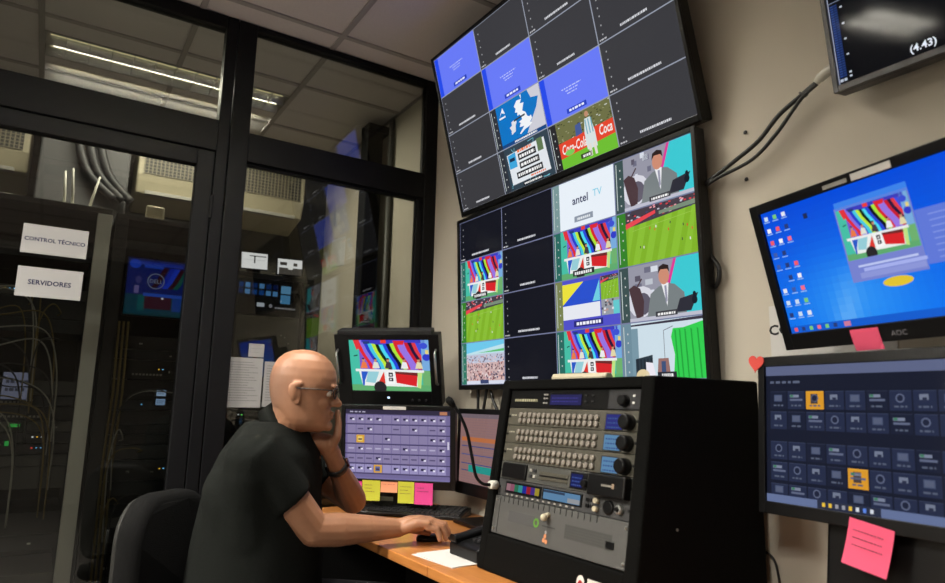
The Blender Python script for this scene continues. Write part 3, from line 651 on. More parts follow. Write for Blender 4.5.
# wall screws and cables
for i, (y, z) in enumerate(((1.036, 1.923), (1.04, 1.79))):
    tag(MB().tube([(0, 0, 0), (-.004, 0, 0), (-.006, 0, 0)], [.004, .006, .003], 8).build('wall_screw', M_dgrey, None, 0, (WX, y, z)), ['dark screw in the wall, the upper of two', 'dark screw in the wall just above the cables'][i], 'screw')
def spline(P, n=6):
    P = [Vector(p) for p in P]; out = []
    for i in range(len(P)-1):
        a, b, c, d = P[max(i-1, 0)], P[i], P[i+1], P[min(i+2, len(P)-1)]
        for k in range(n):
            t = k/n; out.append(.5*((2*b)+(c-a)*t+(2*a-5*b+4*c-d)*t*t+(3*b-a-3*c+d)*t**3))
    return out+[P[-1]]
def cable(name, label, pts, r, m=None, cat='cable', group=None):
    return tag(MB().tube(spline(pts), r, 8).build(name, m or M_cable), label, cat, group)
W_ = lambda px, py, x=1.505: PL(px, py, 0, x)
tc = thing('screen_cable', 'black cable with a white plug running up to the dark wall screen', 'cable', Vector((1.5, 1.0, 1.9)), 'wall cables')
off = Matrix.Translation((-1.5, -1.0, -1.9))
MB().tube([off @ p for p in spline([W_(690, 196, 1.525), W_(705.4, 183.6), W_(734.6, 161), W_(758.6, 140.7), W_(779, 115), W_(803, 94), W_(818, 81)])], .006, 8).build('lead', M_cable, tc)
MB().tube([off @ W_(816, 83), off @ W_(820, 78), off @ W_(828, 71), off @ W_(836, 66, 1.49)], [.007, .012, .012, .009], 10).build('plug', M_white, tc)
cable('screen_cable', 'lower black cable strapped to the one with the white plug', [W_(692, 199, 1.527), W_(706, 186), W_(717.5, 178), W_(752, 159.6), W_(776, 134), W_(793, 110), W_(804, 95.5), W_(817, 84)], .005, group='wall cables')
cable('cable_tie', 'small black tie around the two wall cables', [W_(800, 92, 1.49), W_(805, 97, 1.49), W_(808, 93, 1.52), W_(799, 93, 1.495)], .0015, cat='cable tie')
cable('television_cable', 'black cable loop sticking out beside the lower wall television', [W_(700, 228, 1.53), W_(708, 232, 1.52), W_(709, 252, 1.515), W_(719, 268, 1.515), W_(716, 286, 1.52), W_(702, 290, 1.53)], .006)
for i, (a, b, c_) in enumerate(((478, 478, 478), (488, 485, 483), (489, 493, 498))):
    cable('hanging_cable', ['straight black cable hanging below the lower television, leftmost of three', 'black cable hanging below the lower television, middle of three', 'slanting black cable below the lower television, rightmost of three'][i], [PL(a, 384, 0, 1.5), PL(b, 400, 0, 1.5), PL(c_, 412, 0, 1.5)], .006, group='cables below the television')
cable('desk_cable', 'thin black cable on the wall behind the rack case', [PL(757, 551, 0, 1.53), PL(766, 552, 0, 1.528), PL(775, 562, 0, 1.528), PL(780, 585, 0, 1.53)], .003)

# ================================================================== DESKS AND THINGS ON THEM
DZ = .74
def desk(label, y0, y1, legs):
    t = thing('desk', label, 'desk', Vector((1.225, (y0+y1)/2, 0)), 'control desks'); h = (y1-y0)/2
    MB().box((-.297, -h, DZ-.028), (.305, h, DZ)).build('desk_top', WOOD, t, .003)
    for y in legs: MB().box((-.20, y-.0125-(y0+y1)/2, 0), (.28, y+.0125-(y0+y1)/2, DZ-.028)).build('side_panel', M_blkm, t, .002)
    MB().box((.2, -h+.03, .35), (.22, h-.03, DZ-.028)).build('back_panel', M_blkm, t, .002)
    return t
desk('orange-brown laminate desk carrying the equipment rack', -.1, 1.648, (-.08, 1.62))
desk('orange-brown laminate desk in the corner under the keyboard', 1.650, 2.755, (1.68, 2.74))
cb = thing('desk_under_cabinet', 'dark drawer pedestal under the desk', 'cabinet', Vector((1.2, 1.3, 0))) if False else None

# papers on desk
def desk_sheet(label, cx, cy, rz, w, h, z):
    t = MB().box((-w/2, -h/2, 0), (w/2, h/2, .0012)).build('paper_sheet', M_paper, None, 0, (cx, cy, z)); t.rotation_euler.z = rz
    return tag(t, label, 'paper', 'papers on the desk')
desk_sheet('white sheet under the black telephone, lower of the stack', 1.105, 1.708, .10, .28, .2, DZ+.0003)
desk_sheet('white sheet under the black telephone, upper of the stack', 1.115, 1.70, .02, .28, .2, DZ+.0018)
def phone():
    p = PL(462, 556, 2, DZ+.003)
    t = thing('telephone', 'black desk telephone lying on white paper beside the rack', 'telephone', Matrix.Translation((1.115, 1.672, DZ+.0032)) @ Matrix.Rotation(radians(0), 4, 'Z'))
    MB().prism([(-.06, 0), (.10, 0), (.10, .066), (-.045, .04), (-.06, .032)], 1, -.075, .075).build('base', M_blk, t, .004)
    MB().loft([[(x, .05+y*.018, z+dz) for y, dz in ((-1, 0), (1, 0), (1, .012), (.5, .02), (-.5, .02), (-1, .012))] for x, z in ((-.066, .040), (-.06, .036), (-.03, .040), (.0, .046), (.05, .056), (.08, .060), (.092, .062))]).build('handset', M_blk, t, .003)
    s = None
    for i in range(4):
        for j in range(3):
            loc = (-.02+i*.018, -.045+j*.02, .047+i*.0033)
            if not s: s = MB().box((-.006, -.007, -.004), (.006, .007, .004)).build('key', M_dgrey, t, .001, loc)
            else: link_copy(s, 'key', t, loc)
phone()
def keyboard():
    a, b = PL(368, 506, 2, DZ+.02), PL(458, 520, 2, DZ+.02)
    c = (a+b)/2; ang = math.atan2(b.y-a.y, b.x-a.x); L = (b-a).length
    c = PL(414, 512, 2, DZ+.01)
    t = thing('keyboard', 'black computer keyboard below the sticky notes', 'keyboard', Matrix.Translation((c.x, c.y, DZ)) @ Matrix.Rotation(radians(-47), 4, 'Z')); w = .43
    MB().prism([(-.08, 0), (.08, 0), (.08, .028), (-.08, .014)], 0, -w/2, w/2).build('case', M_blk, t, .003)
    mb = MB()
    for r in range(6):
        for i in range(21):
            x = -w/2+.012+i*.0195; y = -.07+r*.024; z = .016+(y+.08)*.0875
            if i in (15, 16) and r in (2,): continue
            mb.box((x, y, z-.002), (x+.016, y+.018, z+.006))
    k = mb.build('keys', mat('key_black', (34, 34, 36), .5), t); k['kind'] = 'stuff'
    return t
keyboard()

# ================================================================== EQUIPMENT RACK CASE
RX0, RX1, RYL, RYR, RZT, RXB = 1.038, 1.122, 1.578, 1.006, 1.245, 1.490
def rack_case():
    L = math.hypot(RX1-RX0, RZT-DZ); e = Vector(((RX1-RX0)/L, 0, (RZT-DZ)/L)); yl = Vector((e.z, 0, -e.x)); u = Vector((0, -1, 0))
    M = Matrix(((u.x, yl.x, e.x, RX0), (u.y, yl.y, e.y, RYL), (u.z, yl.z, e.z, DZ), (0, 0, 0, 1)))
    t = thing('equipment_rack', 'black carpeted sloping rack case with a push-button router panel, on the desk', 'rack', M); I = M.inverted()
    Wd = RYL-RYR
    prof = [(RX0, DZ+.001), (RX1, RZT), (RXB, RZT), (RXB, DZ+.001)]
    for nm, y0, y1 in (('side_wall', RYL-.036, RYL), ('side_wall', RYR, RYR+.04)):
        mb = MB().prism(prof, 1, y0, y1); mb.v = [I @ p for p in mb.v]; mb.build(nm, M_tol, t, .006)
    mb = MB().box((.03, 0, L-.026), (Wd-.035, .35, L)).build('top_wall', M_tol, t, .004)
    MB().box((.03, 0, 0.001), (Wd-.035, .03, .096)).build('front_plinth', M_tol, t, .006)
    mb = MB().box((RXB-.02, RYR+.03, DZ+.01), (RXB-.004, RYL-.03, RZT-.03)); mb.v = [I @ p for p in mb.v]; mb.build('back_wall', M_tol, t)
    x0, x1 = .038, .533
    def unit(nm, v0, v1, m, y=.010, dep=.25):
        return MB().box((x0, y, v0), (x1, y+dep, v1)).build(nm, m, t, .0015)
    def scrn(par, a, b, c_, d, col, fn=None, y=.010, nm='display'):
        c = Can(a, b, c_-a, d-b, y-.0022, .0002); c.rect(0, 0, 1, 1, col, 1)
        if fn: fn(c)
        return c.build(nm, par, SCRD)
    def knob(par, x, z, r, m=M_blk, y=.010, h=.018):
        MB().tube([(x, y, z), (x, y-h*.8, z), (x, y-h, z)], [r, r*.92, r*.75], 18).build('knob', m, par)
    def screws(par, v0, v1):
        for x in (x0+.008, x1-.008):
            for z in ((v0+.006, v1-.006) if v1-v0 > .05 else ((v0+v1)/2,)): MB().tube([(x, .0105, z), (x, .0075, z)], .0035, 8).build('screw', M_blk, par)
    # display unit on top
    p = unit('display_unit', .436, .485, M_blk); MB().box((x1-.105, .0085, .438), (x1-.002, .012, .483)).build('side_plate', M_dgrey, p)
    scrn(p, .215, .445, .335, .472, (56, 54, 120), lambda c: [c.scribble(.06, .9, .6-i*.32, .12, (84, 80, 180), 2, .04) for i in range(2)])
    c = Can(.06, .452, .1, .012, .0088, .0002); c.scribble(0, 1, .1, .6, (150, 146, 120), 1, .05); c.build('lettering', p, INK)
    for x in (.19, .2): 
        for z in (.45, .462, .472): MB().box((x-.003, .007, z-.002), (x+.003, .011, z+.002)).build('key', M_lgrey, p)
    for x in (.35, .375): 
        for z in (.455, .47): MB().box((x-.004, .007, z-.002), (x+.004, .011, z+.002)).build('key', M_dgrey, p)
    knob(p, .482, .457, .014); 
    for z in (.452, .468): MB().box((.505, .0075, z-.002), (.512, .009, z+.003)).build('key', M_paper, p)
    # router control panels
    bm_ = None
    M_btn = mat('button_cap', (128, 121, 112), .4)
    rows = ((.416, .401), (.370, .353), (.322, .303))
    for k, (va, vb) in enumerate(((.388, .435), (.340, .387), (.290, .339))):
        p = unit('router_panel', va, vb, M_rgrey); screws(p, va, vb)
        for z in rows[k]:
            for i in range(16):
                loc = (.098+i*.0199, .010, z)
                if not bm_: bm_ = MB().tube([(0, 0, 0), (0, -.005, 0), (0, -.0065, 0)], [.0078, .0074, .0055], 8).build('button', M_btn, p, 0, loc)
                else: link_copy(bm_, 'button', p, loc)
        c = Can(.045, rows[k][0]-.006, .04, .012, .0092, .0002); c.scribble(0.2, .8, .3, .3, (170, 166, 150), 1, .1); c.build('lettering', p, INK)
        zc = (.408, .361, .311)[k]
        scrn(p, .428, zc-.017, .480, zc+.017, ((62, 66, 168), (128, 186, 236), (128, 186, 236))[k], lambda c: [c.scribble(.1, .9, .68-i*.3, .1, (84, 120, 190), 2, .08) for i in range(3)])
        knob(p, .501, zc, .0185, h=.024)
        MB().box((.425, .0088, zc-.0195), (.4815, .0105, zc+.0195)).build('display_frame', M_dgrey, p)
    # intercom unit
    p = unit('intercom_unit', .243, .289, mat('olive_panel', (70, 70, 66), .5)); screws(p, .243, .289)
    MB().box((.05, .004, .246), (.156, .012, .286)).build('speaker_cover', M_blk, p, .003)
    for i in range(4): MB().box((.168+(i % 2)*.016, .0065, .256+(i//2)*.014), (.178+(i % 2)*.016, .011, .264+(i//2)*.014)).build('key', M_lgrey if i in (1, 2) else M_dgrey, p, .001)
    MB().box((.208, .0075, .255), (.318, .011, .275)).build('card_slot', M_rgrey, p, .001); MB().box((.21, .0065, .263), (.316, .009, .2665)).build('slot_line', M_blk, p)
    scrn(p, .332, .251, .372, .281, (34, 44, 120), lambda c: [c.scribble(.1, .9, .66-i*.28, .1, (80, 110, 200), 2, .1) for i in range(3)], .009)
    MB().box((.327, .0085, .247), (.385, .011, .285)).build('display_frame', M_blk, p); knob(p, .388, .262, .010)
    MB().box((.408, -.012, .240), (.525, .012, .288)).build('monitor_speaker', M_blk, p, .004)
    c = Can(.45, .256, .05, .018, -.0125, .0002); c.rect(.1, .35, .75, .6, (120, 116, 108), 1); c.rect(.75, .2, .9, .8, (140, 120, 100), 1); c.build('badge', p, INK)
    # 1U test monitor
    p = unit('test_monitor_unit', .198, .242, mat('unit_dark', (60, 60, 60), .45)); screws(p, .198, .242)
    def bars(c):
        for i, k in enumerate(((200, 150, 160), (190, 110, 140), (60, 150, 110), (70, 190, 190), (40, 60, 200), (200, 40, 60), (90, 60, 170), (210, 190, 60))): c.rect(i/8, .12, (i+1)/8, .9, k, 2)
    MB().box((.072, .0085, .208), (.224, .0105, .237)).build('display_frame', M_blk, p); scrn(p, .078, .211, .218, .234, (30, 30, 36), bars)
    MB().box((.229, .0085, .208), (.376, .0105, .237)).build('display_frame', M_blk, p); scrn(p, .235, .211, .370, .234, (126, 180, 228), lambda c: [c.rect(.68, .05, 1, .5, (200, 205, 210), 2), c.rect(0, .7, .6, .95, (70, 90, 120), 2)])
    for i in range(26): 
        if i % 2 == 0: MB().box((.08+i*.011, .0075, .2015), (.088+i*.011, .011, .2055)).build('key', M_lgrey, p)
    for q in ((.395, .228), (.41, .228), (.395, .215), (.41, .215)): MB().box((q[0]-.005, .006, q[1]-.004), (q[0]+.005, .011, q[1]+.004)).build('key', M_blk, p, .001)
    for q in ((.428, .229), (.428, .211)): MB().tube([(q[0], .01, q[1]), (q[0], -.002, q[1])], .006, 10).build('toggle', M_beige, p)
    knob(p, .463, .219, .0165, M_blk, h=.006); knob(p, .500, .219, .011, M_alu, h=.012); knob(p, .500, .219, .006, M_blk, h=.016)
    # grey blanking unit
    p = unit('grey_unit', .099, .197, M_grey, .008)
    MB().box((x0, .0055, .100), (x0+.022, .0085, .196)).build('ear', M_grey, p, .001); MB().box((x1-.026, .0055, .100), (x1, .0085, .196)).build('ear', M_grey, p, .001)
    for x in (x0+.010, x1-.008):
        for z in (.112, .185): MB().tube([(x, .006, z), (x, .002, z)], [.004, .003], 8).build('screw', M_alu, p)
    for i in range(18): MB().box((.075+i*.021, .0068, .182), (.0765+i*.021, .0085, .197)).build('groove', M_dgrey, p)
    c = Can(.10, .10, .42, .09, .0073, .0002)
    def rect_mm(a, b, w, h, col, L=1): c.rect((a-.10)/.42, (b-.10)/.09, (a+w-.10)/.42, (b+h-.10)/.09, col, L)
    rect_mm(.085+.02, .138, .11, .026, (74, 74, 74)); rect_mm(.330, .132, .155, .032, (70, 70, 68))
    for i in range(22):
        for j in range(5): rect_mm(.334+i*.0068, .135+j*.006, .003, .003, (52, 52, 52), 2)
    n = 16
    for i in range(n):
        a0, a1 = 2*pi*i/n, 2*pi*(i+1)/n; cx, cy = .222, .150
        c.poly([((cx+r_*cos(a)-.10)/.42, (cy+r_*sin(a)*1.0-.10)/.09) for a, r_ in ((a0, .011), (a1, .011), (a1, .006), (a0, .006))], (92, 148, 50), 2)
    rect_mm(.245, .146, .05, .003, (60, 60, 60)); 
    for a, b in ((.262, .125), (.258, .115), (.268, .113)): c.ell((a-.10)/.42, (b-.10)/.09, .012, .06, (196, 130, 90), 2)
    c.ell((.263-.10)/.42, (.134-.10)/.09, .01, .045, (150, 150, 150), 2)
    c.build('print', p, INK)
    MB().tube([(.266, .008, .176), (.266, -.004, .172)], .006, 10).ball((.266, -.007, .168), .009).build('hanging_ball', M_beige, p)
    MB().box((.468, .005, .134), (.492, .008, .150)).build('badge', M_blk, p, .001)
    # sticker at the foot
    c = Can(.39, .03, .10, .04, -.0008, .0002); c.ell(.2, .5, .13, .42, (214, 206, 200), 1); c.ell(.2, .42, .08, .25, (150, 24, 30), 2); c.rect(.42, .1, .95, .85, (200, 198, 192), 1); c.build('sticker', t, INK)
    o = MB().tube([(Wd*.5, .1, .25), (Wd*.5, .12, .25)], .004, 8)
    # side screw seen on the right wall
    q = I @ PL(677, 530, 1, RYR); MB().tube([q, q+Vector((.002, 0, 0))], .003, 8).build('screw', M_alu, t)
    return t
rack_case()
td = thing('remote_handset', 'slim beige remote lying on top of the rack case', 'remote', Matrix.Translation((1.29, 1.43, RZT)) @ Matrix.Rotation(radians(98), 4, 'Z'))
MB().loft([[(x, y*.022*k, z) for y, z in ((-1, .001), (1, .001), (1.0, .014), (.6, .024), (-.6, .024), (-1, .014))] for x, k in ((-.10, .7), (-.09, 1), (.07, 1), (.10, .8))], smooth=False).build('body', M_beige, td, .003)
MB().box((-.03, -.010, .0235), (.05, .010, .0255)).build('key_area', M_dgrey, td, .001)
# gooseneck microphone
tm = thing('gooseneck_microphone', 'black gooseneck microphone bending left from the rack case', 'microphone', PT(494, 484.5, 1.87)); o_ = -PT(494, 484.5, 1.87)
gp = [PT(x, y, f)+o_ for x, y, f in ((494, 484.6, 1.88), (489, 484.6, 1.865), (482.4, 483.5, 1.86), (476, 476, 1.86), (472, 456.8, 1.86), (467, 432, 1.86), (459.7, 414.6, 1.86), (453, 405, 1.86))]
MB().tube(spline(gp), .0045, 10).build('gooseneck', M_blk, tm)
MB().tube([gp[-1]+(gp[-2]-gp[-1])*.2, gp[-1]+(PT(450, 401.5, 1.86)+o_-gp[-1])*.5, PT(449, 400, 1.86)+o_, PT(447, 397.5, 1.86)+o_], [.006, .010, .0105, .006], 12).build('capsule', M_blkm, tm)
MB().tube([PT(490, 484.6, 1.865)+o_, PT(496, 484.8, 1.88)+o_], [.011, .012], 14).build('base_plug', M_white, tm)

# ================================================================== SERVER ROOM
def ac_unit(label, x0, x1):
    t = thing('air_conditioner', label, 'air conditioner', Vector(((x0+x1)/2, 4.35, 2.27)), 'air conditioners'); w = (x1-x0)/2
    MB().prism([(-.02, 0), (-.28, .06), (-.32, .16), (-.32, .33), (-.02, .33)], 0, -w, w).build('body', mat('ac_beige', (176, 168, 144), .5), t, .01)
    MB().box((-w+.03, -.3235, .165), (w-.03, -.319, .322)).build('grille_recess', M_dgrey, t)
    mb = MB()
    n = int(2*w/.022)
    for i in range(n): mb.box((-w+.03+i*(2*w-.06)/n, -.328, .165), (-w+.036+i*(2*w-.06)/n, -.322, .322))
    for j in range(9): mb.box((-w+.03, -.326, .167+j*.019), (w-.03, -.323, .171+j*.019))
    g = mb.build('grille', mat('ac_grille', (128, 122, 104), .5), t); g['kind'] = 'stuff'
    MB().box((-w*.9, -.30, .055), (w*.9, -.24, .075), Matrix.Translation((0, .0, .0))).build('air_flap', M_lgrey, t, .003)
ac_unit('beige wall air conditioner behind the fanlight, at the far left', -1.3, -.195)
ac_unit('beige wall air conditioner behind the glass on both sides of the post', .315, 1.28)
M_srv = [mat('server_%d' % i, c, .5, .3) for i, c in enumerate(((24, 24, 26), (44, 44, 46), (72, 72, 70), (34, 38, 42)))]
LEDS = [mat('led_%d' % i, c, .5, emit=e) for i, (c, e) in enumerate((((120, 255, 90), 1.2), ((255, 60, 50), 1.0), ((110, 190, 255), 1.2), ((255, 200, 60), .9), ((235, 240, 255), 1.0)))]
def server_rack(label, x0, x1, yf, top, skip=(), post_l=M_dgrey, post_r=M_dgrey, seed=1, blank=None):
    rd = random.Random(seed); t = thing('server_rack', label, 'server rack', Vector(((x0+x1)/2, yf, 0)), 'server racks'); w = (x1-x0)/2; D = .7
    MB().box((-w, 0, 0), (-w+.05, .05, top)).build('post', post_l, t, .002); MB().box((w-.056, 0, 0), (w, .05, top)).build('post', post_r, t, .002)
    MB().box((-w, D-.04, 0), (-w+.05, D, top)).build('post', M_dgrey, t, .002); MB().box((w-.05, D-.04, 0), (w, D, top)).build('post', M_dgrey, t, .002)
    MB().box((-w, 0, top), (w, D, top+.025)).build('top_plate', M_dgrey, t, .002); MB().box((-w, 0, .0), (w, D, .06)).build('plinth', M_dgrey, t, .002)
    MB().box((-w+.01, D-.03, .06), (w-.01, D-.025, top)).build('back_panel', M_blkm, t)
    z = .1
    while z < top-.1:
        hgt = rd.choice((.044, .044, .089, .06)); sk = any(a < z+hgt and z < b for a, b in skip)
        if not sk and rd.random() < .86:
            yy = rd.uniform(.02, .06); s = MB().box((-w+.055, yy, z), (w-.06, yy+.4, z+hgt-.004)).build('server_unit', rd.choice(M_srv), t, .0015)
            for k in range(rd.randint(1, 3)):
                x = rd.uniform(-w+.08, w-.1); q = rd.uniform(.005, .016)
                MB().box((x, yy-.003, z+hgt*.35), (x+q, yy+.002, z+hgt*.35+rd.choice((.006, .01)))).build('port_cover', rd.choice((M_lgrey, M_dgrey, M_alu)), s)
            if rd.random() < .6:
                pr = MB(); n_ = rd.randint(8, 18); xa = rd.uniform(-w+.07, 0)
                for k in range(n_):
                    if xa+k*.014 < w-.08: pr.box((xa+k*.014, yy-.002, z+hgt*.2), (xa+k*.014+.009, yy+.001, z+hgt*.2+.008))
                pr.build('port_row', rd.choice((M_lgrey, M_dgrey, M_blk)), s)
            if rd.random() < .7:
                x = rd.uniform(-w+.09, w-.12)
                for k in range(rd.randint(1, 3)): MB().box((x+k*.016, yy-.0025, z+hgt*.5), (x+k*.016+.006, yy+.001, z+hgt*.5+.004)).build('led', rd.choice(LEDS), s)
        z += hgt
    return t
SR1 = server_rack('open server rack behind the two paper signs, pale right post', -.46, .174, 3.2, 1.96, ((1.30, 1.36),), M_dgrey, mat('pale_post', (236, 236, 230), .5), 3)
SR2 = server_rack('open server rack behind the black swivel chair, holding a blue picture screen', .19, .735, 3.22, 1.955, ((1.50, 1.81),), M_dgrey, M_dgrey, 5)
SR3 = server_rack('lower server rack behind the right pane carrying two small white screens', .742, 1.17, 3.42, 1.80, ((1.20, 1.80),), M_dgrey, M_dgrey, 9)
# blank grey panel and blue status panel in the third rack are separate plug-in units
M3 = Vector((-.003, -.02, 0))
tb = MB().box((-.20, -.005, 1.2), (.14, .02, 1.6)).build('blank_panel', mat('plain_grey', (84, 84, 80), .6), SR3, .003, M3)
for q in ((.05, .31), (.07, .3), (-.02, .1), (.06, .2), (.09, .27)): MB().tube([(q[0], -.006, 1.2+q[1]), (q[0], -.008, 1.2+q[1])], .003, 6).build('pin', M_alu, tb)
tp = MB().box((-.20, -.004, 1.605), (.14, .03, 1.795)).build('status_panel', M_blk, SR3, .002, M3)
c = Can(-.19, 1.615, .32, .17, -.0045, .0002)
for i in range(6):
    for j in range(2): c.rect(.02+i*.11, .55+j*.2, .1+i*.11, .7+j*.2, random.choice([(16, 50, 110), (20, 70, 140), (90, 150, 210), (12, 30, 80)]), 1)
c.rect(.70, .35, .86, .62, (90, 160, 215), 1); c.rect(.70, .66, .86, .9, (110, 175, 225), 1); c.rect(.33, .2, .45, .32, (210, 220, 235), 1); c.ell(.55, .25, .03, .06, (150, 150, 160), 1); c.scribble(.62, .95, .18, .05, (170, 170, 180), 1, .03)
c.build('status_display', tp, SCRD)
for i, (x, z) in enumerate(((.845, 1.885), (1.03, 1.876))):  # added glowing screens in place of monitor reflections in the right pane
    w, h = .138, .088
    t, scr, can = monitor('small_screen', ['small white screen behind the glass, the left of two', 'small white and dark screen behind the glass, the right of two'][i], 'monitor', w, h, Matrix.Translation((x, 3.41, z)) @ Matrix.Rotation(radians(-2), 4, 'Y'), (.003,)*4, .02, None, (225, 225, 228), 'small white screens', bz=.002)
    c = can
    if i == 0: c.rect(.3, .78, .95, .84, (60, 60, 60), 1); c.rect(.48, .35, .53, .84, (40, 40, 40), 1); c.rect(.05, .55, .9, .57, (170, 170, 175), 1)
    else: c.rect(.06, .0, 1, .44, (70, 66, 62), 1); c.rect(.1, .6, .38, .8, (60, 56, 52), 1); c.rect(.64, .58, .8, .78, (70, 66, 60), 1); c.rect(.43, .34, .62, .62, (228, 228, 228), 2)
    for k in range(7): c.rect(.005, .06+k*.13, .03, .1+k*.13, (40, 40, 40), 2)
    c.build('picture', scr)
    MB().box((-.03, .0, -.049 if i else -.058), (.03, .04, -.042)).build('foot', M_blk, t)
# added blue screen in the second rack, stands in for a reflected monitor
t, scr, can = monitor('rack_screen', 'dim blue picture screen with a round emblem in the rack behind the glass door', 'monitor', .245, .262, Matrix.Translation((.372, 3.205, 1.66)), (.006,)*4, .03, None, (14, 22, 70), bz=.003)
c = can; B = lambda *k: k
c.rect(0, .36, 1, 1, (16, 30, 104), 1); c.rect(0, 0, 1, .36, (10, 60, 72), 1); c.rect(.05, .9, .95, .96, (24, 50, 160), 2); c.rect(.28, .85, .62, .92, (30, 70, 190), 2)
for x, k in ((.5, (46, 10, 24)), (.62, (20, 40, 170)), (.7, (30, 60, 200)), (.8, (50, 12, 26)), (.88, (14, 80, 70))): c.band([(x+.12, .88), (x, .62), (x-.08, .5)], .09, k, 3)
c.ell(.12, .9, .1, .08, (30, 70, 200), 3); c.ell(.2, .62, .05, .07, (60, 60, 120), 3); c.rect(.14, .38, .22, .52, (110, 100, 160), 4)
c.rect(.33, .12, .8, .34, (66, 12, 18), 3); c.rect(.82, .1, .98, .34, (24, 60, 150), 3); c.rect(.22, .08, .33, .36, (14, 90, 90), 3); c.rect(.3, .34, 1, .4, (40, 80, 190), 4)
for i in range(24):
    a0, a1 = 2*pi*i/24, 2*pi*(i+1)/24
    c.poly([(.5+r_*cos(a), .62+r_*.94*sin(a)) for a, r_ in ((a0, .15), (a1, .15), (a1, .135), (a0, .135))], (130, 140, 160), 6)
c.text('DELL', .5, .62, .07, (140, 150, 170), 6); c.ell(.64, .32, .025, .02, (220, 225, 240), 6)
for i in range(10): c.rect(.02, .05+i*.032, .98, .054+i*.032, (30, 70, 110), 5)
c.build('picture', scr, SCRD)
# router with antennas, white box on the racks
tr = thing('wireless_router', 'white wireless router with upright antennas on top of the server rack', 'router', Vector((.04, 3.36, 1.987)))
MB().box((-.07, -.05, 0), (.07, .05, .022)).build('body', M_white, tr, .005)
for x, dx, y in ((-.05, -.012, .03), (-.02, -.014, -.03), (.045, .03, .03)): MB().tube([(x, y, .02), (x+dx*.3, y, .08), (x+dx, y, .19)], [.006, .006, .004], 8).build('antenna', M_white, tr)
tr = thing('network_box', 'small white upright box on top of the server rack', 'box', Vector((.355, 3.36, 1.981)))
MB().box((-.04, -.015, .008), (.04, .015, .09)).build('body', M_beige, tr, .008); MB().box((-.05, -.04, 0), (.03, .04, .008)).build('foot', M_beige, tr, .002)
tr = thing('network_box', 'flat white box at the left end of the server rack top', 'box', Vector((-.24, 3.36, 1.986)))
MB().loft([[(-.06*k, -.04*k, z), (.06*k, -.04*k, z), (.06*k, .04*k, z), (-.06*k, .04*k, z)] for z, k in ((0, 1), (.02, .95), (.034, .7))], smooth=False).build('body', M_white, tr, .004)
# patch cables, parts of the racks
rd = random.Random(4)
for i in range(-12, 14):
    R_ = SR1 if i < 8 else SR2; x = rd.uniform(-.40, .05) if i < 8 else rd.uniform(.28, .66); z = rd.uniform(1.05, 1.6) if i < 8 else rd.uniform(.7, 1.3)
    px_ = ((-.06 if i % 2 else .03) if i < 8 else .27)+rd.uniform(-.02, .02); v = Vector((-R_.location.x, -R_.location.y, 0))
    MB().tube([p+v for p in spline([(x, 3.23, z), (x+.01, 3.18, z+.01), (x+(px_-x)*.3, 3.165, z+rd.uniform(0, .05)), (x+(px_-x)*.8, 3.165, z+rd.uniform(-.02, .05)), (px_, 3.17, z-.12), (px_+.01, 3.175, z-.4)])], .0028, 6).build('patch_cable', [M_cable2, M_cable3, M_cable][i % 3], R_)
for x in (.245, .262, .28): MB().tube([Vector(p)-SR2.location for p in ((x, 3.2, 1.5), (x+.005, 3.19, 1.2), (x-.004, 3.19, .9), (x+.004, 3.2, .3))], .005, 6).build('hanging_cable', M_cable2, SR2)
for R_, x0_, y0_, x1_, y1_, k in ((SR2, 157, 390, 167, 396, (170, 200, 240)), (SR2, 156, 399, 166, 405, (150, 185, 230)), (SR1, 0, 373, 32, 399, (120, 124, 150)), (SR1, 8, 424, 20, 427, (70, 220, 90)), (SR1, 4, 441, 9, 446, (60, 200, 90))):
    a_, b_ = PL(x0_, y1_, 1, 3.2), PL(x1_, y0_, 1, 3.2)
    c = Can(a_.x-R_.location.x, a_.z, b_.x-a_.x, b_.z-a_.z, .0, .0005); c.rect(0, 0, 1, 1, k, 1)
    if x1_-x0_ > 8: c.scribble(.12, .9, .6, .12, tuple(v*.5 for v in k), 2, .1); c.scribble(.12, .8, .3, .12, tuple(v*.5 for v in k), 2, .1)
    MB().box((a_.x-R_.location.x-.003, .0005, a_.z-.003), (b_.x-R_.location.x+.003, .03, b_.z+.003)).build('display_housing', M_blk, R_)
    c.build('status_display', R_, SCRD)
# dark ceiling duct between the air conditioners
td_ = thing('ventilation_duct', 'dark grey duct with curved hoses under the ceiling between the air conditioners', 'duct', Vector((.05, 4.1, 2.1)))
MB().box((-.20, -.15, -.1), (.22, .2, .68)).build('casing', mat('duct_grey', (66, 66, 68), .6), td_, .01)
for k in range(3): MB().tube(spline([(-.05+k*.05, -.17, .66), (-.04+k*.05, -.2, .45), (.02+k*.05, -.2, .25), (.16+k*.04, -.2, .12)]), .022, 10).build('hose', M_dgrey, td_)
# dark pillar and pipe on the side wall
tq = thing('cable_riser', 'dark vertical cable riser against the side wall behind the glass', 'riser', Vector((1.47, 3.40, 0)))
MB().box((-.06, -.05, 0), (.035, .05, 2.72)).build('trunk', M_blkm, tq, .004); MB().box((-.06, -.055, 2.72), (.069, .055, 2.77)).build('cap', M_blkm, tq, .004)
tag(MB().tube([(WX-.02, 3.27, 0), (WX-.02, 3.27, 2.78)], .016, 12).build('wall_pipe', M_grey), 'grey vertical pipe on the side wall beside the dark riser', 'pipe')

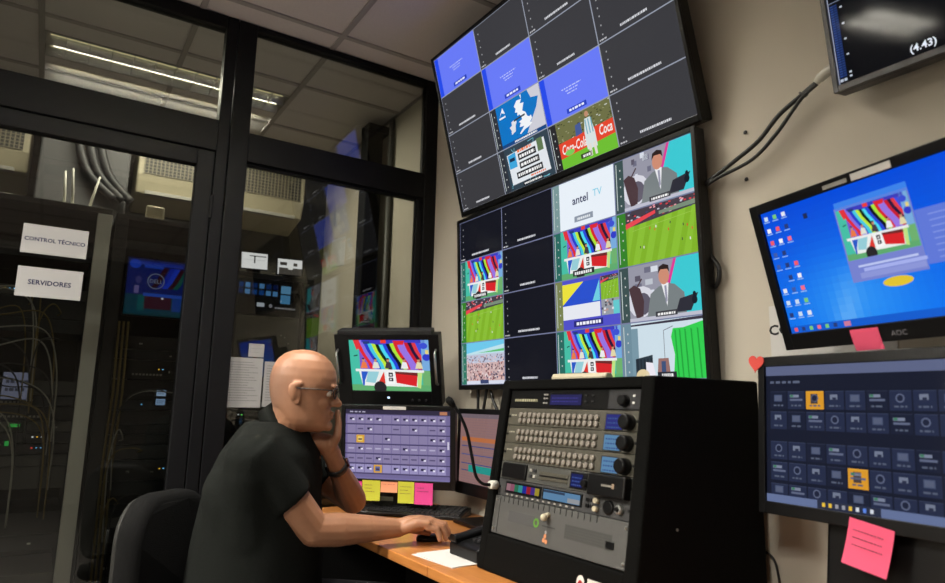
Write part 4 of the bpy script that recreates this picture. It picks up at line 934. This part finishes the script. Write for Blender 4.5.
# ================================================================== SWIVEL CHAIR
MAN_F = 2.08
def L2W(l, f): return (l*cos(YA)+f*sin(YA), -l*sin(YA)+f*cos(YA))
def chair():
    bx, by = L2W(-.935, 2.07); ang = -YA-radians(14)
    d = Vector((cos(ang), sin(ang)))
    cx, cy = bx+d.x*.26, by+d.y*.26
    t = thing('swivel_chair', 'black upholstered swivel chair behind the seated man', 'chair', Matrix.Translation((cx, cy, 0)) @ Matrix.Rotation(ang, 4, 'Z'))
    fab = mat('chair_fabric', (18, 18, 18), .95, var=.25, scale=300, bump=.3, spec=.1)
    def rr(w, h, z0, n=8, rt_=.12, rb=.06):
        P = []
        for cx_, cz, r, a0 in ((w-rt_, h-rt_, rt_, 0), (-w+rt_, h-rt_, rt_, 90), (-w+rb, rb, rb, 180), (w-rb, rb, rb, 270)):
            for i in range(n): a = radians(a0+90*i/(n-1)); P.append((cx_+r*cos(a), z0+cz+r*sin(a)))
        return P
    P = rr(.178, .42, .48)
    def ring(x, k): 
        zc = .69
        return [(x + .10*(y/.2)**2*.3, y*k, zc+(z-zc)*k) for y, z in P]
    MB().loft([ring(-.27, .9), ring(-.265, .97), ring(-.25, 1.0), ring(-.225, 1.0), ring(-.205, .96), ring(-.195, .88)]).build('backrest', fab, t)
    MB().loft([ring(-.285, .86), ring(-.283, .93), ring(-.268, .96), ring(-.258, .9)]).build('back_shell', mat('shell_grey', (40, 40, 38), .6, spec=.2), t)
    S = [(.24*max(-1, min(1, 1.25*cos(a))), .23*max(-1, min(1, 1.25*sin(a)))) for a in [2*pi*i/32 for i in range(32)]]
    MB().loft([[(x*k, y*k, z) for x, y in S] for z, k in ((.385, .9), (.39, .97), (.415, 1), (.435, .97), (.44, .9))]).build('seat', fab, t)
    MB().tube([(-.15, 0, .38), (-.25, 0, .37), (-.30, 0, .42), (-.285, 0, .62)], .018, 8).build('back_arm', M_blk, t)
    MB().tube([(0, 0, .08), (0, 0, .39)], .025, 12).build('gas_column', M_dgrey, t)
    for i in range(5):
        a = 2*pi*i/5+.3; e = Vector((cos(a)*.29, sin(a)*.29, .075)); l = MB().tube([(0, 0, .1), e], [.028, .016], 8).build('base_arm', M_blk, t)
        MB().tube([(e.x-.01*sin(a), e.y+.01*cos(a), .028), (e.x+.01*sin(a), e.y-.01*cos(a), .028)], .028, 12).tube([(e.x, e.y, .04), (e.x, e.y, .08)], .007, 6).build('caster', M_blk, l)
chair()

# ================================================================== THE SEATED MAN (local frame: x = towards the screens, y = away from camera, z up)
def man():
    l0, f0 = -.66, 2.10; ox, oy = L2W(l0, f0)
    T = Matrix.Translation((ox, oy, 0)) @ Matrix.Rotation(-YA, 4, 'Z'); I = T.inverted()
    t = thing('person', 'bald man in dark polo shirt and glasses resting his chin on one hand', 'person', T)
    def q(px, py, f): return I @ PT(px, py, f)
    # ---- materials
    sk = mat('skin', (164, 117, 88), .46, var=.16, scale=26, bump=.08, sss=.04)
    nt = sk.node_tree; b = nt.nodes['Principled BSDF']
    cloth = mat('polo_cloth', (23, 25, 23), .95, var=.2, scale=160, bump=.2, spec=.1)
    # ---- head
    hd = q(303, 390, 2.07)
    Hd = Matrix.Translation(hd) @ Matrix.Rotation(radians(8), 4, 'Z') @ Matrix.Rotation(radians(3), 4, 'Y')
    S = MB()
    R = [(.1235, .012, -.022, .018), (.119, .034, -.045, .036), (.108, .058, -.068, .053), (.09, .079, -.086, .066), (.065, .094, -.098, .075), (.04, .1, -.103, .078), (.018, .1, -.103, .078), (.004, .095, -.102, .077), (-.012, .088, -.099, .075), (-.03, .088, -.095, .073), (-.05, .090, -.086, .071), (-.07, .092, -.070, .068), (-.088, .091, -.052, .064), (-.104, .092, -.032, .056), (-.116, .085, -.012, .044), (-.124, .066, .005, .028)]
    rings = []
    for z, fr, bk, hw in R:
        rg = []
        for j in range(36):
            a = 2*pi*j/36; ca, sa = cos(a), sin(a)
            ex = .74 if ca > 0 else .92
            x = (fr if ca > 0 else -bk)*math.copysign(abs(ca)**ex, ca) 
            cxs = 0
            y = hw*math.copysign(abs(sa)**(.92), sa)
            if ca > 0 and z < .0: y *= 1-.12*ca
            rg.append(Hd @ Vector((x+cxs, y, z)))
        rings.append(rg)
    S.loft(rings)
    def hb(c, r, rot=None): S.ball(Hd @ Vector(c), r, (Hd.to_3x3() @ rot) if rot else Hd.to_3x3())
    # nose
    S.loft([[Hd @ Vector(p) for p in r] for r in ([(.085, -.010, .006), (.099, -.005, .008), (.099, .005, .008), (.085, .010, .006)], [(.085, -.013, -.012), (.107, -.006, -.012), (.107, .006, -.012), (.085, .013, -.012)], [(.082, -.018, -.03), (.121, -.009, -.030), (.121, .009, -.030), (.082, .018, -.03)], [(.082, -.019, -.042), (.116, -.009, -.043), (.116, .009, -.043), (.082, .019, -.042)])])
    hb((.110, 0, -.034), (.014, .012, .012)); hb((.098, -.012, -.037), (.012, .008, .009)); hb((.098, .012, -.037), (.012, .008, .009))
    hb((.093, 0, .016), (.012, .05, .010))                                      # brow
    hb((.093, 0, -.064), (.011, .024, .006)); hb((.091, 0, -.077), (.012, .022, .007))   # lips
    hb((.086, 0, -.104), (.016, .024, .016))                                     # chin
    hb((.056, -.036, -.034), (.030, .022, .024)); hb((.056, .036, -.034), (.030, .022, .024))   # cheekbones
    for s in (-1, 1):                                                           # ears
        er = Matrix.Rotation(radians(-12), 3, 'Y')
        hb((-.012, s*.079, -.013), (.018, .007, .029), er); hb((-.021, s*.086, -.008), (.013, .006, .027), er); hb((-.010, s*.083, .014), (.016, .007, .010), er); hb((-.006, s*.080, -.036), (.011, .006, .011), er)
    # neck, core torso
    nb = q(283, 436, 2.09)
    S.chain([hd+Vector((-.025, 0, -.03)), hd+Vector((-.035, 0, -.09)), nb, nb+Vector((-.03, 0, -.07))], [.064, .058, .060, .075])
    TR = [(.48, .02, .19, .19), (.60, .022, .195, .195), (.75, .028, .187, .195), (.88, .032, .168, .20), (.96, .042, .155, .205), (1.02, .05, .138, .19), (1.055, .052, .118, .155), (1.085, .05, .098, .12), (1.112, .052, .076, .088), (1.135, .06, .060, .068)]
    def trings(g):
        return [[(c+(hx+g)*cos(2*pi*j/40), (hy+g)*sin(2*pi*j/40)*1.0, z) for j in range(40)] for z, c, hx, hy in TR]
    S.loft(trings(-.024)[:-3])
    # ---- arms
    shN = q(257, 458, 1.93); elN = q(314, 530, 2.01); wrN = q(398, 528, 2.145)
    S.chain([shN, shN+(elN-shN)*.5, elN+(shN-elN)*.12, elN], [.062, .056, .050, .047]); S.chain([elN, elN+(wrN-elN)*.28, elN+(wrN-elN)*.62, wrN], [.047, .049, .040, .028])
    shF = q(287, 447, 2.30); elF = q(353, 500, 2.36); wrF = q(335.5, 464, 2.20)
    S.chain([shF, shF+(elF-shF)*.5, elF], [.06, .054, .046]); S.chain([elF, elF+(wrF-elF)*.3, elF+(wrF-elF)*.7, wrF], [.046, .045, .036, .029])
    # near hand over the mouse
    X = (q(440, 524, 2.165)-wrN); X.z = 0; X.normalize(); Y = Vector((-X.y, X.x, 0)); Zz = Vector((0, 0, 1))
    def hp_(x, y, z): return wrN + X*x*1.2 + Y*y*1.15 + Zz*(z*1.15+.004)
    S.chain([wrN, hp_(.03, .004, .006), hp_(.058, .008, .008)], [.027, .026, .025])
    for y, k in ((.030, .084), (.010, .089), (-.010, .083), (-.028, .074)):
        S.chain([hp_(.02, y*.5, .0), hp_(k*.6, y*.85, .012), hp_(k, y, .012)], [.018, .0165, .0125])
    for y, k, zz, l1, l2, l3 in ((.031, .084, .010, .040, .026, .02), (.011, .089, .012, .042, .028, .02), (-.010, .083, .009, .038, .026, .018), (-.028, .074, .003, .030, .020, .016)):
        a = hp_(k, y, zz); b_ = a+X*l1*.93+Zz*(-l1*.22); c_ = b_+X*l2*.45+Zz*(-l2*.85); d_ = c_+X*l3*.15+Zz*(-l3*.8)
        d_.z = max(d_.z, DZ+.008)
        c_.z = max(c_.z, DZ+.014)
        S.chain([a, b_, c_, d_], [.0115, .0105, .0095, .0085], 12)
    S.chain([hp_(.015, .018, -.006), hp_(.04, .042, -.014), hp_(.065, .05, -.022), hp_(.085, .047, -.026)], [.017, .014, .011, .009], 12)
    # far hand: fist under the chin, fingers up the cheek
    def F(px, py, f): return q(px, py, f)
    S.chain([wrF, F(331, 452, 2.165), F(326, 443, 2.14)], [.028, .029, .028]); S.chain([F(326, 443, 2.14), F(316, 440, 2.13)], [.030, .027])
    for i, (a, b_, c_, d_) in enumerate((((316, 434, 2.155), (307, 433, 2.14), (304, 440, 2.12), (311, 444, 2.11)), ((315, 439, 2.15), (305, 439, 2.135), (303, 446, 2.115), (311, 449, 2.108)), ((316, 445, 2.15), (307, 446, 2.135), (306, 452, 2.12), (313, 454, 2.11)), ((320, 451, 2.15), (312, 453, 2.14), (312, 458, 2.125), (318, 458, 2.12)))):
        S.chain([F(*a), F(*b_), F(*c_), F(*d_)], [.0125, .0115, .0105, .009], 12)
    S.chain([F(330, 448, 2.14), F(337, 436, 2.12), F(338.5, 424, 2.125), F(337.5, 412, 2.135)], [.018, .014, .011, .009], 12)
    # legs (thighs forward, shins down)
    for y in (-.1, .1):
        S.chain([(.0, y, .52), (.40, y*1.1, .53)], [.09, .06]); S.chain([(.40, y*1.1, .53), (.42, y*1.1, .1)], [.055, .04])
    body = remeshed(S, 'body', .003, sk, t, 4, .5)
    # ---- stubble tint on scalp sides by object coordinates
    tcn = nt.nodes.new('ShaderNodeTexCoord'); vm = nt.nodes.new('ShaderNodeVectorMath'); vm.operation = 'DISTANCE'
    cpt = Hd @ Vector((-.075, 0, .0)); vm.inputs[1].default_value = cpt
    rp = nt.nodes.new('ShaderNodeMapRange'); rp.inputs[1].default_value = .055; rp.inputs[2].default_value = .105; rp.inputs[3].default_value = .55; rp.inputs[4].default_value = 0
    mx = nt.nodes.new('ShaderNodeMix'); mx.data_type = 'RGBA'; mx.inputs[7].default_value = lin((120, 96, 84))
    src = b.inputs['Base Color'].links[0].from_socket
    nt.links.new(tcn.outputs['Object'], vm.inputs[0]); nt.links.new(vm.outputs['Value'], rp.inputs[0]); nt.links.new(rp.outputs[0], mx.inputs[0]); nt.links.new(src, mx.inputs[6]); nt.links.new(mx.outputs[2], b.inputs['Base Color'])
    # ---- shirt
    C = MB(); C.loft(trings(.006)[:-1])
    for sh, el, k in ((shN, elN, .60), (shF, elF, .58)):
        C.ball(sh+Vector((-.012, 0, -.006)), .078); d = el-sh
        C.tube([sh-d*.1, sh+d*.25, sh+d*k], [.074, .072, .069], 24)
    C.chain([shN+Vector((-.012, .0, -.01)), shN+Vector((-.01, .09, .005))], [.080, .098]); C.chain([shN+Vector((-.012, .02, -.04)), shN+Vector((-.01, .09, -.08))], [.075, .10]); C.chain([shN+Vector((-.01, .01, -.02)), shN+Vector((-.055, .075, -.11)), shN+Vector((-.05, .09, -.2))], [.074, .118, .12]); C.chain([shN+Vector((-.015, .0, -.05)), shN+Vector((-.025, .03, -.12)), shN+Vector((-.02, .06, -.22))], [.078, .088, .10]); C.ball(shF+Vector((-.02, -.06, .012)), (.085, .08, .07))
    remeshed(C, 'polo_shirt', .007, cloth, t, 14, .5)
    # collar
    cb_ = []
    cc0 = Vector((.084, nb.y, 1.112)); ta = radians(46); ex = Vector((cos(ta), 0, -sin(ta))); ez = Vector((sin(ta), 0, cos(ta))); ey_ = Vector((0, 1, 0))
    for i in range(32):
        a = radians(28+304*i/31); d = ex*cos(a)*.074+ey_*sin(a)*.070
        g_ = .5+.5*cos(a)
        k_ = .93+.07*g_; cb_.append((cc0+d*k_*1.05-ez*(.030+.018*g_), cc0+d*k_*.96+ez*.012, cc0+d*k_*1.01+ez*.017, cc0+d*k_*(1.10+.22*g_)-ez*(.034+.024*g_)))
    K = MB(); K.loft([list(r) for r in cb_]); K.build('collar', cloth, t)
    # trousers, shoes
    P = MB(); P.ball((0, 0, .53), (.18, .2, .13))
    for y in (-.1, .1):
        P.chain([(.0, y, .53), (.40, y*1.1, .54)], [.105, .078]); P.chain([(.40, y*1.1, .54), (.42, y*1.1, .10)], [.074, .06])
    remeshed(P, 'trousers', .012, mat('trouser_cloth', (24, 25, 30), .95, var=.1, scale=100), t, 5)
    for y in (-.11, .11):
        MB().loft([[(x, y+sx*w, z) for sx, z in ((-1, .0), (1, .0), (1, h*.6), (.5, h), (-.5, h), (-1, h*.6))] for x, w, h in ((.36, .03, .07), (.40, .04, .1), (.47, .042, .085), (.57, .045, .05), (.63, .03, .03))]).build('shoe', M_blk, t, .006)
    # glasses
    gm = mat('spectacle_frame', (30, 26, 26), .35); Gl = bpy.data.objects.new('glasses', None); 
    rim = MB()
    for s in (-1, 1):
        pts = [Hd @ Vector((.103-.006*abs(cos(a))*(1 if s*cos(a) > 0 else 0), s*.033+.024*cos(a), -.004+.0165*sin(a))) for a in [2*pi*i/24 for i in range(25)]]
        rim.tube(pts, .0017, 8, cap=False)
    rim.tube([Hd @ Vector((.106, -.009, .001)), Hd @ Vector((.109, 0, .004)), Hd @ Vector((.106, .009, .001))], .0016, 8)
    go = rim.build('glasses', gm, t)
    for s in (-1, 1):
        MB().tube([Hd @ Vector(p) for p in ((.098, s*.058, .003), (.088, s*.074, .004), (.04, s*.0835, .004), (-.008, s*.086, .004), (-.024, s*.084, .0))], .0017, 8).build('temple', gm, go)
        MB().loft([[Hd @ Vector((.102+dx, s*.033+.023*cos(a), -.004+.0155*sin(a))) for a in [2*pi*i/20 for i in range(20)]] for dx in (0, .001)]).build('lens', GLASS, go)
        ey = MB().ball(Hd @ Vector((.079, s*.032, -.004)), .0125).build('eye', mat('eye_white', (205, 195, 185), .3), t)
        MB().ball(Hd @ Vector((.0885, s*.032, -.005)), (.004, .0055, .0055)).build('iris', mat('iris', (44, 32, 26), .2), ey)
        MB().loft([[Hd @ Vector((x, s*yy, z)) for x, yy, z in ((.102-.2*(y-.03)**2*30, y, .016), (.106-.2*(y-.03)**2*30, y, .0175), (.102-.2*(y-.03)**2*30, y, .022))] for y in (.014, .025, .036, .046)]).build('eyebrow', mat('brow_hair', (98, 78, 66), .8), t)
    # watch
    ax = (elF-wrF).normalized(); wc = wrF+ax*.012; rf = ax.cross(Vector((0, 1, 0))).normalized(); r2 = ax.cross(rf)
    wb = MB(); rgs = []
    for i in range(24):
        a = 2*pi*i/24; d = rf*cos(a)+r2*sin(a); rgs.append([wc+d*.0315-ax*.011, wc+d*.036-ax*.011, wc+d*.036+ax*.011, wc+d*.0315+ax*.011])
    for i in range(24): wb.add(rgs[i]+rgs[(i+1) % 24], [(0, 1, 5, 4), (1, 2, 6, 5), (2, 3, 7, 6), (3, 0, 4, 7)], None, True)
    w_o = wb.build('wristwatch', mat('watch_strap', (30, 28, 28), .5), t)
    dd = (rf*.7-r2*.3+Vector((.5, -.2, .1))).normalized(); dd = (dd-ax*dd.dot(ax)).normalized()
    MB().tube([wc+dd*.034, wc+dd*.041], [.016, .015], 18).build('watch_case', mat('watch_metal', (90, 60, 56), .3, .8), w_o)
    # mouse under the hand
    mo = T @ hp_(.088, .062, 0)
    m = thing('computer_mouse', 'dark computer mouse under the man\'s right hand', 'mouse', Matrix.Translation((mo.x, mo.y, DZ)) @ Matrix.Rotation(math.atan2((T.to_3x3() @ X).y, (T.to_3x3() @ X).x), 4, 'Z'))
    MB().loft([[(x*.042, y*.024, z) for x, y in [(cos(a), sin(a)) for a in [2*pi*i/20 for i in range(20)]]] for z in (.001, .012)] + [[(cos(a)*.038, sin(a)*.021, .018) for a in [2*pi*i/20 for i in range(20)]], [(cos(a)*.025, sin(a)*.012, .022) for a in [2*pi*i/20 for i in range(20)]]]).build('shell', M_blk, m)
    cable('mouse_cable', 'thin black mouse cable curving across the desk towards the rack', [T @ hp_(.124, .0, -.02+0), Vector((*(T @ hp_(.15, .015, 0)).xy, DZ+.003)), Vector((*(T @ hp_(.19, .04, 0)).xy, DZ+.003)), Vector((*(T @ hp_(.24, .11, 0)).xy, DZ+.003))], .002)
    return t
man()
